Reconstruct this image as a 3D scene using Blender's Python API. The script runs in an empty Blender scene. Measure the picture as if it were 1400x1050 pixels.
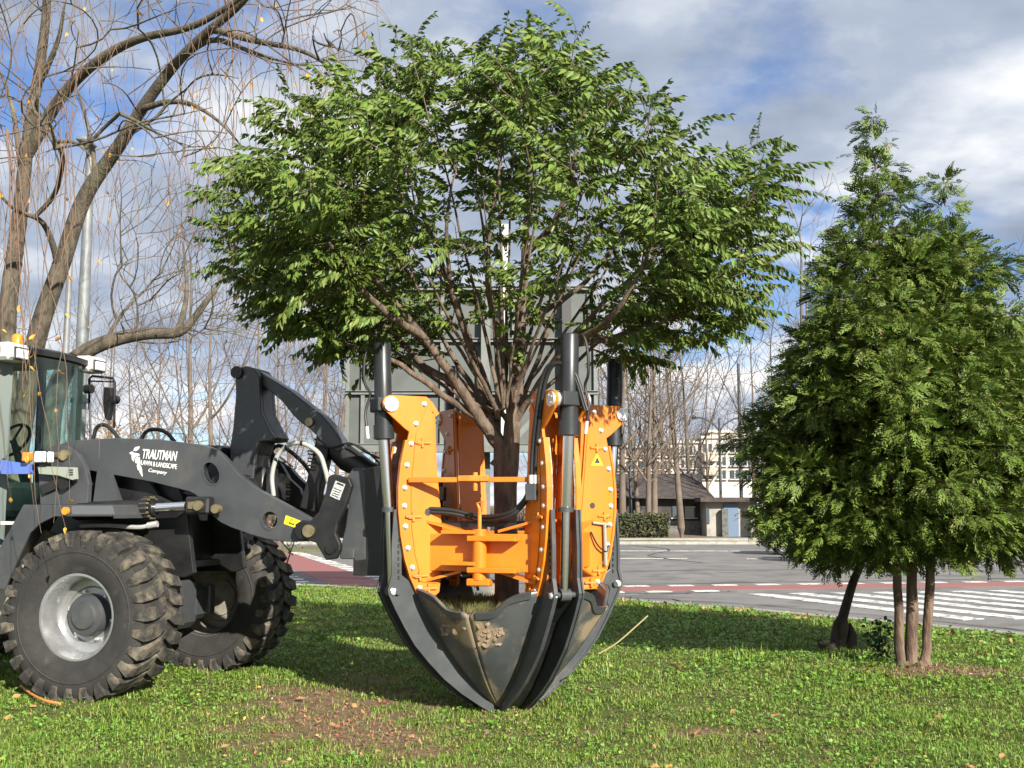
import bpy, bmesh, math, random
import numpy as np
from mathutils import Vector, Matrix

random.seed(7); RNG = np.random.default_rng(11)
scene = bpy.context.scene
col = scene.collection
R = math.radians

# ------------------------------------------------------------------ camera
CAM_H, FPX = 1.63, 1500.0
PITCH = math.atan(170 / FPX)
cam_d = bpy.data.cameras.new('camera'); cam = bpy.data.objects.new('camera', cam_d); col.objects.link(cam)
cam.location = (0, 0, CAM_H); cam.rotation_euler = (R(90) + PITCH, 0, 0)
cam_d.sensor_width = 36; cam_d.lens = 36 * FPX / 1400; cam_d.clip_start = .05; cam_d.clip_end = 4000
scene.camera = cam

# ------------------------------------------------------------------ light and sky
SUN_EL = R(26.5); SUN_DIR = Vector((.50, -.866, 0)).normalized()      # horizontal direction towards the sun
sun_vec = Vector((SUN_DIR.x * math.cos(SUN_EL), SUN_DIR.y * math.cos(SUN_EL), math.sin(SUN_EL)))
sd = bpy.data.lights.new('sun', 'SUN'); sd.energy = 5.0; sd.angle = R(.53); sd.color = (1, .94, .83)
so = bpy.data.objects.new('sun', sd); col.objects.link(so); so.location = (6, -8, 12)
so.rotation_euler = sun_vec.to_track_quat('Z', 'Y').to_euler()

world = bpy.data.worlds.new('World'); scene.world = world; world.use_nodes = True
wn = world.node_tree.nodes; wl = world.node_tree.links; wn.clear()
def W(t, **k):
    n = wn.new(t)
    for a, b in k.items(): setattr(n, a, b)
    return n
def wmath(op, a, b=None, clamp=False):
    n = W('ShaderNodeMath', operation=op); n.use_clamp = clamp
    for i, v in enumerate((a, b)):
        if v is None: continue
        if isinstance(v, (int, float)): n.inputs[i].default_value = v
        else: wl.new(v, n.inputs[i])
    return n.outputs[0]
sky = W('ShaderNodeTexSky', sky_type='NISHITA'); sky.sun_disc = False
sky.sun_elevation = SUN_EL; sky.sun_rotation = math.atan2(SUN_DIR.x, SUN_DIR.y)
sky.air_density = 1.0; sky.dust_density = .3; sky.ozone_density = 2.0
tc = W('ShaderNodeTexCoord'); sep = W('ShaderNodeSeparateXYZ'); wl.new(tc.outputs['Generated'], sep.inputs[0])
zz = wmath('ADD', wmath('MAXIMUM', sep.outputs[2], 0.0), .20)
comb = W('ShaderNodeCombineXYZ')
wl.new(wmath('DIVIDE', sep.outputs[0], zz), comb.inputs[0]); wl.new(wmath('DIVIDE', sep.outputs[1], zz), comb.inputs[1])
def wnoise(scale, detail, rough, off):
    mp = W('ShaderNodeMapping'); mp.inputs['Location'].default_value = off; wl.new(comb.outputs[0], mp.inputs[0])
    n = W('ShaderNodeTexNoise'); n.inputs['Scale'].default_value = scale; n.inputs['Detail'].default_value = detail
    n.inputs['Roughness'].default_value = rough; wl.new(mp.outputs[0], n.inputs['Vector']); return n.outputs['Fac']
def wramp(v, stops, interp='LINEAR'):
    r = W('ShaderNodeValToRGB'); r.color_ramp.interpolation = interp
    e = r.color_ramp.elements
    while len(e) < len(stops): e.new(.5)
    for q, (p, c) in zip(e, stops): q.position = p; q.color = (*c, 1)
    wl.new(v, r.inputs[0]); return r.outputs[0]
CLOUD_OFF = (3.1, -7.5, 0)
cover = wramp(wnoise(1.25, 10, .56, CLOUD_OFF), [(.365, (0, 0, 0)), (.46, (1, 1, 1))])
tone = wramp(wnoise(1.6, 9, .53, (CLOUD_OFF[0] + 5.1, CLOUD_OFF[1] - 2.6, 3)),
             [(.35, (3.3, 4.0, 5.2)), (.45, (4.8, 5.5, 6.8)), (.525, (7.6, 8.1, 8.9)), (.60, (11.5, 11.5, 11.5))])
deep = W('ShaderNodeMix', data_type='RGBA', blend_type='MULTIPLY'); deep.inputs[0].default_value = 1
wl.new(sky.outputs[0], deep.inputs[6]); deep.inputs[7].default_value = (.98, 1.16, 1.5, 1)
mixc = W('ShaderNodeMix', data_type='RGBA')
wl.new(cover, mixc.inputs[0]); wl.new(deep.outputs[2], mixc.inputs[6]); wl.new(tone, mixc.inputs[7])
bg = W('ShaderNodeBackground'); bg.inputs[1].default_value = .050
wl.new(mixc.outputs[2], bg.inputs[0])
wo = W('ShaderNodeOutputWorld'); wl.new(bg.outputs[0], wo.inputs[0])

vs = scene.view_settings; vs.view_transform = 'Standard'; vs.look = 'None'; vs.exposure = 1.0; vs.gamma = 1
vs.use_curve_mapping = False
scene.cycles.use_denoising = True
scene.cycles.max_bounces = 8; scene.cycles.transparent_max_bounces = 12

# ------------------------------------------------------------------ measuring helpers (photo pixel -> place)
CAM = np.array([0, 0, CAM_H])
def ray(u, v):
    a = (u - 700) / FPX; b = (525 - v) / FPX
    return np.array([a, math.cos(PITCH) - b * math.sin(PITCH), math.sin(PITCH) + b * math.cos(PITCH)])
def on_ground(u, v, z=0.0):
    d = ray(u, v); return Vector(CAM + d * ((z - CAM_H) / d[2]))
def at(u, v, Y):
    d = ray(u, v); return Vector(CAM + d * (Y / d[1]))
LC = np.array([-3.27, 10.8, 0]); LTH = R(-15)
LF = np.array([math.cos(LTH), math.sin(LTH), 0]); LL = np.array([-math.sin(LTH), math.cos(LTH), 0])
def L2(u, v, ly):                                   # (x, z) in the loader's own frame at its lateral position ly
    d = ray(u, v); t = ((LC + LL * ly - CAM) @ LL) / (d @ LL); p = CAM + t * d - LC
    return float(p @ LF), float(p[2])
def L3(u, v, ly):
    x, z = L2(u, v, ly); return Vector((x, ly, z))

# ------------------------------------------------------------------ materials
MATS = {}
def mat(name, c, rough=.6, metal=0.0, c2=None, scale=8, detail=4, bump=0.0, bscale=40, spec=.5, stretch=None,
        lo=.4, hi=.62, c3=None, c3scale=3, c3lo=.55, c3hi=.68, island=0.0, transl=0.0, coat=0.0, rvar=0.0, hue=0.0):
    if name in MATS: return MATS[name]
    m = bpy.data.materials.new(name); m.use_nodes = True; n = m.node_tree.nodes; l = m.node_tree.links
    b = n['Principled BSDF']; b.inputs['Roughness'].default_value = rough; b.inputs['Metallic'].default_value = metal
    b.inputs['Specular IOR Level'].default_value = spec; b.inputs['Base Color'].default_value = (*c, 1)
    if coat: b.inputs['Coat Weight'].default_value = coat; b.inputs['Coat Roughness'].default_value = .12
    tcn = n.new('ShaderNodeTexCoord'); vec = tcn.outputs['Object']
    if stretch:
        mp = n.new('ShaderNodeMapping'); mp.inputs['Scale'].default_value = stretch; l.new(vec, mp.inputs[0]); vec = mp.outputs[0]
    def noise(s, d=4):
        t = n.new('ShaderNodeTexNoise'); t.inputs['Scale'].default_value = s; t.inputs['Detail'].default_value = d
        t.inputs['Roughness'].default_value = .6; l.new(vec, t.inputs['Vector']); return t.outputs['Fac']
    def ramp(v, a, z):
        r = n.new('ShaderNodeMapRange'); r.inputs[1].default_value = a; r.inputs[2].default_value = z; l.new(v, r.inputs[0]); return r.outputs[0]
    cur = None
    def mix(f, a, bcol, blend='MIX'):
        x = n.new('ShaderNodeMix'); x.data_type = 'RGBA'; x.blend_type = blend
        l.new(f, x.inputs[0]) if not isinstance(f, float) else setattr(x.inputs[0], 'default_value', f)
        if isinstance(a, tuple): x.inputs[6].default_value = (*a, 1)
        else: l.new(a, x.inputs[6])
        if isinstance(bcol, tuple): x.inputs[7].default_value = (*bcol, 1)
        else: l.new(bcol, x.inputs[7])
        return x.outputs[2]
    if c2: cur = mix(ramp(noise(scale, detail), lo, hi), c, c2)
    if c3: cur = mix(ramp(noise(c3scale, 6), c3lo, c3hi), cur if cur else c, c3)
    if island:
        g = n.new('ShaderNodeNewGeometry'); hs = n.new('ShaderNodeHueSaturation')
        v = n.new('ShaderNodeMapRange'); v.inputs[3].default_value = 1 - island; v.inputs[4].default_value = 1 + island
        l.new(g.outputs['Random Per Island'], v.inputs[0]); l.new(v.outputs[0], hs.inputs['Value'])
        if hue:
            w = n.new('ShaderNodeMath'); w.operation = 'FRACT'; w2 = n.new('ShaderNodeMath'); w2.operation = 'MULTIPLY'
            w2.inputs[1].default_value = 7.31; l.new(g.outputs['Random Per Island'], w2.inputs[0]); l.new(w2.outputs[0], w.inputs[0])
            hh = n.new('ShaderNodeMapRange'); hh.inputs[3].default_value = .5 - hue; hh.inputs[4].default_value = .5 + hue * .5
            l.new(w.outputs[0], hh.inputs[0]); l.new(hh.outputs[0], hs.inputs['Hue'])
        if cur: l.new(cur, hs.inputs['Color'])
        else: hs.inputs['Color'].default_value = (*c, 1)
        cur = hs.outputs[0]
    if cur: l.new(cur, b.inputs['Base Color'])
    if rvar:
        rr = n.new('ShaderNodeMapRange'); rr.inputs[3].default_value = max(.02, rough - rvar); rr.inputs[4].default_value = min(1, rough + rvar)
        l.new(noise(scale * 1.7, 5), rr.inputs[0]); l.new(rr.outputs[0], b.inputs['Roughness'])
    if bump:
        bp = n.new('ShaderNodeBump'); bp.inputs['Strength'].default_value = bump; bp.inputs['Distance'].default_value = .02
        l.new(noise(bscale, 5), bp.inputs['Height']); l.new(bp.outputs[0], b.inputs['Normal'])
    if transl:
        tr = n.new('ShaderNodeBsdfTranslucent'); ms = n.new('ShaderNodeMixShader'); ms.inputs[0].default_value = transl
        if cur: l.new(cur, tr.inputs[0])
        else: tr.inputs[0].default_value = (*c, 1)
        l.new(b.outputs[0], ms.inputs[1]); l.new(tr.outputs[0], ms.inputs[2]); l.new(ms.outputs[0], n['Material Output'].inputs[0])
    MATS[name] = m; return m

M_grey = mat('loader_grey', (.046, .050, .055), .42, c2=(.057, .061, .066), scale=3, c3=(.10, .092, .076), c3scale=2.5, c3lo=.55, c3hi=.85, coat=.15, rvar=.12, spec=.45)
M_spade = mat('spade_grey', (.044, .050, .054), .40, c2=(.062, .067, .070), scale=4, coat=.1, rvar=.12, c3=(.12, .10, .075), c3scale=4, c3lo=.62, c3hi=.8)
M_blade = mat('blade_grey', (.058, .065, .070), .38, c2=(.080, .086, .089), scale=3, rvar=.14, c3=(.20, .15, .095), c3scale=2.3, c3lo=.56, c3hi=.68, stretch=(1, 1, .7), bump=.06, bscale=30)
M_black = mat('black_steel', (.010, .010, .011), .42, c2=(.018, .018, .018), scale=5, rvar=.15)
M_rubber = mat('tyre_rubber', (.022, .021, .020), .85, c2=(.035, .033, .030), scale=6, bump=.3, bscale=60, c3=(.10, .085, .065), c3scale=5, c3lo=.60, c3hi=.85)
M_lug = mat('lug_rubber', (.020, .019, .018), .88, c2=(.05, .046, .04), scale=9, bump=.5, bscale=50, c3=(.17, .145, .105), c3scale=6, c3lo=.47, c3hi=.66)
M_cyl = mat('cylinder_grey', (.020, .023, .025), .36, c2=(.028, .031, .033), scale=4, rvar=.1)
M_hose = mat('hose_black', (.014, .014, .015), .5)
M_hosegrey = mat('hose_grey', (.34, .35, .32), .55)
M_rim = mat('rim_silver', (.52, .53, .54), .30, metal=.75, c2=(.42, .42, .42), scale=7, rvar=.1)
M_rimdirty = mat('rim_dirty', (.38, .36, .33), .5, metal=.3, c2=(.24, .21, .17), scale=5)
M_orange = mat('orange_paint', (.64, .175, .010), .38, c2=(.70, .205, .015), scale=3, coat=.2, rvar=.1, c3=(.38, .16, .045), c3scale=4, c3lo=.53, c3hi=.80, bump=.04, bscale=60, stretch=(1, 1, .45))
M_orange_d = mat('orange_worn', (.55, .17, .02), .5, c2=(.70, .24, .03), scale=9)
M_chrome = mat('chrome', (.80, .80, .82), .17, metal=1)
M_zinc = mat('zinc_bolt', (.72, .72, .72), .38, metal=.6)
M_brass = mat('brass_pin', (.36, .30, .17), .4, metal=.7, c2=(.25, .21, .13), scale=20)
M_worn = mat('worn_steel', (.42, .38, .34), .42, metal=.6, c2=(.25, .16, .10), scale=12)
M_yellow = mat('sticker_yellow', (.85, .66, .02), .45)
M_ink = mat('sticker_ink', (.03, .03, .03), .6)
M_white = mat('white_paint', (.80, .80, .78), .45)
M_lamp = mat('lamp_casing', (.68, .68, .65), .4, c2=(.55, .54, .50), scale=6)
M_lens = mat('lamp_lens', (.75, .77, .80), .12, coat=.6)
M_amber = mat('amber_lens', (.85, .25, .02), .2, coat=.5)
M_blue = mat('blue_panel', (.10, .17, .55), .3, coat=.4)
M_plate = mat('label_plate', (.55, .56, .55), .4, c2=(.25, .25, .25), scale=60, lo=.5, hi=.6)
M_dirtpanel = mat('muddy_panel', (.22, .20, .17), .8, c2=(.33, .30, .25), scale=6, bump=.1)
M_olive = mat('olive_bracket', (.27, .30, .25), .5)
M_seat = mat('cab_cloth', (.03, .035, .04), .8)
M_hivis = mat('hivis_strip', (.55, .75, .03), .6)
M_bark = mat('bark_brown', (.085, .060, .043), .92, c2=(.17, .125, .09), scale=16, bump=.9, bscale=45, stretch=(1, 1, .35))
M_twig = mat('twig_brown', (.13, .09, .06), .85)
M_birch = mat('grey_bark', (.070, .057, .041), .9, c2=(.13, .108, .078), scale=9, bump=1.0, bscale=30, stretch=(1, 1, .4), c3=(.15, .15, .09), c3scale=2)
M_birchtwig = mat('hanging_twig', (.17, .105, .07), .8)
M_cypbark = mat('fibrous_bark', (.085, .055, .038), .95, c2=(.18, .125, .09), scale=16, bump=1.0, bscale=34, stretch=(1, 1, .22))
M_darkbark = mat('dark_bark', (.035, .028, .022), .95, c2=(.075, .06, .045), scale=12, bump=.9, bscale=34, stretch=(1, 1, .3))
M_farbark = mat('far_bark', (.11, .084, .064), .95, c2=(.16, .125, .10), scale=2)
M_leaf = mat('tree_leaf', (.108, .168, .032), .44, island=.5, transl=.24, hue=.035, spec=.35)
M_cyp = mat('cypress_leaf', (.095, .155, .020), .62, island=.5, transl=.10, hue=.03, c3=(.20, .13, .06), c3scale=7, c3lo=.60, c3hi=.70)
M_yleaf = mat('yellow_leaf', (.66, .36, .06), .6, transl=.3, island=.25)
M_bleaf = mat('brown_leaf', (.34, .20, .09), .7, island=.4, transl=.15)
M_glass = None

# earth smeared on the blades: strongest towards the tip and along the seams, broken up by noise
def _mud():
    n = M_blade.node_tree.nodes; l = M_blade.node_tree.links; b = n['Principled BSDF']; old = b.inputs['Base Color'].links[0].from_socket
    a = n.new('ShaderNodeAttribute'); a.attribute_name = 'mud'; t = n.new('ShaderNodeTexCoord'); nz = n.new('ShaderNodeTexNoise'); nz.inputs['Scale'].default_value = 11; nz.inputs['Detail'].default_value = 8; nz.inputs['Roughness'].default_value = .7
    l.new(t.outputs['Object'], nz.inputs['Vector']); ad = n.new('ShaderNodeMath'); ad.operation = 'MULTIPLY'; l.new(a.outputs['Fac'], ad.inputs[0]); l.new(nz.outputs['Fac'], ad.inputs[1])
    mr = n.new('ShaderNodeMapRange'); mr.inputs[1].default_value = .17; mr.inputs[2].default_value = .36; mr.inputs[4].default_value = .85; l.new(ad.outputs[0], mr.inputs[0])
    mx = n.new('ShaderNodeMix'); mx.data_type = 'RGBA'; l.new(mr.outputs[0], mx.inputs[0]); l.new(old, mx.inputs[6]); mx.inputs[7].default_value = (.30, .235, .15, 1); l.new(mx.outputs[2], b.inputs['Base Color'])
    r2 = n.new('ShaderNodeMapRange'); r2.inputs[3].default_value = .38; r2.inputs[4].default_value = .95; l.new(mr.outputs[0], r2.inputs[0]); l.new(r2.outputs[0], b.inputs['Roughness'])
_mud()
# ------------------------------------------------------------------ mesh building
class MB:
    def __init__(s): s.v = []; s.f = []; s.sm = []
    def add(s, vs_, fs, smooth=False):
        o = len(s.v); s.v += [tuple(p) for p in vs_]; s.f += [tuple(i + o for i in f) for f in fs]; s.sm += [smooth] * len(fs); return s
    def box(s, c, size, rot=None, bev=0.0):
        x, y, z = (a / 2 for a in size); c = Vector(c)
        if bev <= 0:
            P = [Vector((i * x, j * y, k * z)) for i in (-1, 1) for j in (-1, 1) for k in (-1, 1)]
            F = [(0, 1, 3, 2), (4, 6, 7, 5), (0, 4, 5, 1), (2, 3, 7, 6), (0, 2, 6, 4), (1, 5, 7, 3)]
        else:
            b = min(bev, x * .9, y * .9, z * .9); P = []; idx = {}
            for i in (-1, 1):
                for j in (-1, 1):
                    for k in (-1, 1):
                        for a in range(3):
                            q = [i * (x - b), j * (y - b), k * (z - b)]; q[a] = (i * x, j * y, k * z)[a]
                            idx[(i, j, k, a)] = len(P); P.append(Vector(q))
            F = []
            for a in range(3):
                o1, o2 = [q for q in range(3) if q != a]
                for sgn in (-1, 1):
                    def key(p, q):
                        kk = [0, 0, 0]; kk[a] = sgn; kk[o1] = p; kk[o2] = q; return idx[(*kk, a)]
                    F.append((key(-1, -1), key(1, -1), key(1, 1), key(-1, 1)))
            for a in range(3):
                o1, o2 = [q for q in range(3) if q != a]
                for p in (-1, 1):
                    for q in (-1, 1):
                        def key(t, ax):
                            kk = [0, 0, 0]; kk[a] = t; kk[o1] = p; kk[o2] = q; return idx[(*kk, ax)]
                        F.append((key(-1, o1), key(1, o1), key(1, o2), key(-1, o2)))
            for i in (-1, 1):
                for j in (-1, 1):
                    for k in (-1, 1): F.append(tuple(idx[(i, j, k, a)] for a in range(3)))
        if rot is not None: P = [rot @ p for p in P]
        return s.add([c + p for p in P], F)
    def tube(s, pts, rad, n=8, cap=True, smooth=True):
        pts = [Vector(p) for p in pts]; m = len(pts)
        if not hasattr(rad, '__len__'): rad = [rad] * m
        V = []; F = []; prev = None
        for i, p in enumerate(pts):
            d = (pts[min(i + 1, m - 1)] - pts[max(i - 1, 0)]); d = d.normalized() if d.length > 1e-9 else Vector((0, 0, 1))
            if prev is None:
                u = d.orthogonal().normalized()
            else:
                u = (prev - d * prev.dot(d)); u = u.normalized() if u.length > 1e-6 else d.orthogonal().normalized()
            prev = u; w = d.cross(u)
            for k in range(n):
                a = 2 * math.pi * k / n; V.append(p + (u * math.cos(a) + w * math.sin(a)) * rad[i])
        for i in range(m - 1):
            for k in range(n):
                a = i * n + k; b = i * n + (k + 1) % n; F.append((a, b, b + n, a + n))
        s.add(V, F, smooth)
        if cap:
            s.add(V[:n], [tuple(range(n))[::-1]]); s.add(V[-n:], [tuple(range(n))])
        return s
    def cyl(s, p0, p1, r, n=20, r1=None): return s.tube([p0, p1], [r, r if r1 is None else r1], n)
    def prism(s, poly, fn, t0, t1, bev=0):
        """poly: 2-d outline; fn(a, b, t) -> 3-d point; extruded from t0 to t1"""
        n = len(poly)
        A = [fn(a, b, t0) for a, b in poly]; B = [fn(a, b, t1) for a, b in poly]
        s.add(A + B, [tuple(range(n))[::-1], tuple(range(n, 2 * n))] + [(i, (i + 1) % n, (i + 1) % n + n, i + n) for i in range(n)])
        return s
    def lathe(s, prof, org, axis, n=40, smooth=True):
        axis = Vector(axis).normalized(); u = axis.orthogonal().normalized(); w = axis.cross(u); org = Vector(org); V = []; F = []
        for (h, r) in prof:
            for k in range(n):
                a = 2 * math.pi * k / n; V.append(org + axis * h + (u * math.cos(a) + w * math.sin(a)) * r)
        m = len(prof)
        for i in range(m - 1):
            for k in range(n):
                a = i * n + k; b = i * n + (k + 1) % n; F.append((a, b, b + n, a + n))
        return s.add(V, F, smooth)
    def build(s, name, m, parent=None, loc=None, bevel=0, solid=0):
        me = bpy.data.meshes.new(name); me.from_pydata(s.v, [], s.f); me.validate(verbose=False)
        bm = bmesh.new(); bm.from_mesh(me)
        for f_, q in zip(bm.faces, s.sm if len(s.sm) == len(bm.faces) else [False] * len(bm.faces)): f_.smooth = q
        bmesh.ops.recalc_face_normals(bm, faces=bm.faces); bm.to_mesh(me); bm.free()
        if any(s.sm): me.set_sharp_from_angle(angle=R(38))
        if isinstance(m, (list, tuple)):
            for x in m: me.materials.append(x)
        else: me.materials.append(m)
        o = bpy.data.objects.new(name, me); col.objects.link(o)
        if parent: o.parent = parent
        if loc: o.location = loc
        if bevel:
            b = o.modifiers.new('bevel', 'BEVEL'); b.width = bevel; b.segments = 2; b.limit_method = 'ANGLE'; b.angle_limit = R(40)
        if solid:
            q = o.modifiers.new('solid', 'SOLIDIFY'); q.thickness = solid; q.offset = -1
        return o

def np_obj(name, V, F, m, parent=None, smooth=False):
    """fast mesh from arrays: V (n,3), F (k,3) or (k,4)"""
    V = np.asarray(V, np.float32); F = np.asarray(F, np.int32); k = F.shape[1]
    me = bpy.data.meshes.new(name); me.vertices.add(len(V)); me.vertices.foreach_set('co', V.ravel())
    me.loops.add(F.size); me.loops.foreach_set('vertex_index', F.ravel())
    me.polygons.add(len(F)); me.polygons.foreach_set('loop_start', np.arange(0, F.size, k, dtype=np.int32))
    me.polygons.foreach_set('loop_total', np.full(len(F), k, np.int32))
    if smooth: me.polygons.foreach_set('use_smooth', np.ones(len(F), bool))
    me.update(calc_edges=True); me.materials.append(m)
    o = bpy.data.objects.new(name, me); col.objects.link(o)
    if parent: o.parent = parent
    return o
def tag(o, label=None, cat=None, group=None, kind=None):
    if label: o['label'] = label
    if cat: o['category'] = cat
    if group: o['group'] = group
    if kind: o['kind'] = kind
    return o
def empty(name, loc, rz=0, label=None, cat=None, group=None):
    o = bpy.data.objects.new(name, None); col.objects.link(o); o.location = loc; o.rotation_euler = (0, 0, rz)
    o.empty_display_size = .2
    return tag(o, label, cat, group)
def copy_tree(o, parent=None):
    c = o.copy(); col.objects.link(c); c.parent = parent
    for ch in list(o.children): copy_tree(ch, c)
    return c
def share(src, parent, loc=None, rot=None, name=None):
    c = bpy.data.objects.new(name or src.name.split('.')[0], src.data); col.objects.link(c); c.parent = parent
    if loc is not None: c.location = loc
    if rot is not None: c.rotation_euler = rot
    return c
def smooth_path(pts, n=24):
    """Catmull-Rom through the points"""
    P = [Vector(p) for p in pts]; P = [P[0] * 2 - P[1]] + P + [P[-1] * 2 - P[-2]]; out = []
    segs = len(P) - 3
    for i in range(segs):
        a, b, c, d = P[i:i + 4]; k = max(2, n // segs)
        for j in range(k):
            t = j / k; out.append(.5 * ((2 * b) + (c - a) * t + (2 * a - 5 * b + 4 * c - d) * t * t + (3 * b - a - 3 * c + d) * t ** 3))
    out.append(P[-2]); return out
def smooth_poly(pts, closed_corners=None, n=3):
    return pts
# ================================================================== the setting
def ground_h(x, y):
    d = -.10 * np.exp(-(((x - .2) / 3.0) ** 2 + ((y - 8.6) / 2.4) ** 2))
    return d + .018 * np.sin(x * 1.7 + .6 * y) * np.cos(y * 1.3 - .4 * x) + .010 * np.sin(x * 4.1 + 1) * np.sin(y * 3.7)
ROAD_Z = -.08
KERB = np.array([(-60, 52), (-30, 37.5), (-16, 30.2), (-9, 26.3), (-4.4, 23.7), (-2.5, 22.5), (1.6, 20.2), (3.6, 18.2), (5.0, 16.6), (6.55, 14.45), (8.2, 11.5), (9.2, 8), (10.0, 2), (10.6, -6)])
KP = np.array([tuple(v) for v in smooth_path([(a, b, 0) for a, b in KERB], 130)])[:, :2]

def patch_w(x, y):                                   # bare earth: by the machine and under the cypress
    n = .18 * np.sin(x * 5 + y * 3) + .15 * np.sin(x * 9 - y * 7) + .1 * np.sin(y * 13 + x)
    a = 1.15 - np.sqrt(((x + 1.35 + .25 * (y - 9)) / 1.0) ** 2 + ((y - 9.2) / 1.9) ** 2) + n
    b = 1.0 - np.sqrt(((x - 4.35) / .85) ** 2 + ((y - 11.25) / .55) ** 2) + n
    c = .55 - np.sqrt(((x - 1.6) / 1.3) ** 2 + ((y - 8.6) / .5) ** 2) + n
    return np.clip(np.maximum(np.maximum(a, b * 1.2), c) * 1.6, 0, 1)

# far ground sheet, to the horizon
m_far = mat('far_ground', (.10, .085, .055), .95, c2=(.075, .09, .035), scale=.15, c3=(.16, .12, .075), c3scale=.6)
g = MB(); g.add([(-1500, -60, -.30), (1500, -60, -.30), (1500, 2500, -.30), (-1500, 2500, -.30)], [(0, 1, 2, 3)])
tag(g.build('ground', m_far), kind='structure')
m_asph = mat('asphalt', (.165, .155, .147), .9, c2=(.195, .185, .175), scale=.5, bump=.35, bscale=90, c3=(.115, .11, .105), c3scale=.9, c3lo=.48, c3hi=.62)
kq = np.concatenate([[(-120, 53.0 - .5)], KP[::2], [(10.7, -10.0)]]); nk = len(kq)
fq = np.stack([np.linspace(-120, 120, nk), np.full(nk, 53.0)], -1); fq[-1, 1] = -10
far_x = np.interp(np.arange(nk), [0, nk * .25, nk * .9, nk - 1], [-120, -60, 120, 120]); fq[:, 0] = far_x
g = MB(); g.add([(a, b, ROAD_Z) for a, b in kq] + [(a, b, ROAD_Z) for a, b in fq], [(i, i + 1, nk + i + 1, nk + i) for i in range(nk - 1)])
road = tag(g.build('road', m_asph), kind='structure')

# lawn: one sheet out to the kerb, with soil where the grass is worn
ml = bpy.data.materials.new('lawn_soil'); ml.use_nodes = True; MATS['lawn_soil'] = ml
n_ = ml.node_tree.nodes; l_ = ml.node_tree.links; b_ = n_['Principled BSDF']; b_.inputs['Roughness'].default_value = .95; b_.inputs['Specular IOR Level'].default_value = .2
at_ = n_.new('ShaderNodeAttribute'); at_.attribute_name = 'wear'
tx = n_.new('ShaderNodeTexCoord')
def _noise(s, d=6):
    t = n_.new('ShaderNodeTexNoise'); t.inputs['Scale'].default_value = s; t.inputs['Detail'].default_value = d; t.inputs['Roughness'].default_value = .65
    l_.new(tx.outputs['Object'], t.inputs['Vector']); return t.outputs['Fac']
def _ramp(v, stops):
    r = n_.new('ShaderNodeValToRGB'); e = r.color_ramp.elements
    while len(e) < len(stops): e.new(.5)
    for q, (p, c) in zip(e, stops): q.position = p; q.color = (*c, 1)
    l_.new(v, r.inputs[0]); return r.outputs[0]
ga = _ramp(_noise(9), [(.35, (.05, .065, .018)), (.48, (.085, .11, .025)), (.6, (.13, .125, .045)), (.72, (.17, .13, .07))])
so_ = _ramp(_noise(13), [(.32, (.085, .052, .03)), (.5, (.18, .12, .072)), (.62, (.25, .165, .10)), (.72, (.30, .17, .11))])
mx = n_.new('ShaderNodeMix'); mx.data_type = 'RGBA'; l_.new(at_.outputs['Fac'], mx.inputs[0]); l_.new(ga, mx.inputs[6]); l_.new(so_, mx.inputs[7])
l_.new(mx.outputs[2], b_.inputs['Base Color'])
bp_ = n_.new('ShaderNodeBump'); bp_.inputs['Strength'].default_value = .7; bp_.inputs['Distance'].default_value = .03; l_.new(_noise(38), bp_.inputs['Height']); l_.new(bp_.outputs[0], b_.inputs['Normal'])

def kerb_y(x): return np.interp(x, KP[:, 0], KP[:, 1])
nx, ny = 300, 240
xs = np.concatenate([np.linspace(-60, -9, 40), np.linspace(-8.8, 9.2, 230), np.linspace(9.25, 10.5, 30)])
ys01 = np.linspace(0, 1, ny)
X = np.repeat(xs[:, None], ny, 1); Y0 = -6.0; YK = kerb_y(xs)[:, None] - .10
Y = Y0 + (YK - Y0) * ys01[None, :]
edge = np.clip((YK - Y) / .8, 0, 1)
Z = ground_h(X, Y) * edge + 0.0
V = np.stack([X, Y, Z], -1).reshape(-1, 3); I = np.arange(nx * ny).reshape(nx, ny)
Fq = np.stack([I[:-1, :-1], I[1:, :-1], I[1:, 1:], I[:-1, 1:]], -1).reshape(-1, 4)
lawn = tag(np_obj('lawn', V, Fq, ml, smooth=True), kind='structure')
wa = lawn.data.attributes.new('wear', 'FLOAT', 'POINT'); wa.data.foreach_set('value', patch_w(V[:, 0], V[:, 1]).astype(np.float32))

# kerb: separate stones along the near part, each a piece of the kerb
m_kerb = mat('kerb_concrete', (.36, .34, .31), .9, c2=(.26, .25, .22), scale=5, bump=.2, bscale=50)
kerb = MB()
tt = np.cumsum(np.r_[0, np.hypot(*(np.diff(KP, axis=0).T))])
kroot = empty('kerb', (0, 0, 0)); tag(kroot, kind='structure')
s = 0.0; stone = None; k = 0
L0 = tt[np.argmin(abs(KP[:, 0] + 14))]; L1 = tt[np.argmin(abs(KP[:, 1] - 9))]
mb = MB().box((0, 0, 0), (.985, .14, .22), bev=.015); stone = mb.build('kerb_stone', m_kerb, kroot)
first = True; s = L0
while s < L1:
    x = np.interp(s, tt, KP[:, 0]); y = np.interp(s, tt, KP[:, 1]); x2 = np.interp(s + 1, tt, KP[:, 0]); y2 = np.interp(s + 1, tt, KP[:, 1])
    o = stone if first else share(stone, kroot); first = False
    o.location = ((x + x2) / 2, (y + y2) / 2, -.085 + random.uniform(-.006, .006)); o.rotation_euler = (0, 0, math.atan2(y2 - y, x2 - x) + random.uniform(-.008, .008)); s += 1.0
sel = KP[tt < L0]
mb = MB(); mb.tube([(a, b, -.03) for a, b in sel[::3]], .07, 4); mb.build('kerb_run', m_kerb, kroot)

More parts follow.
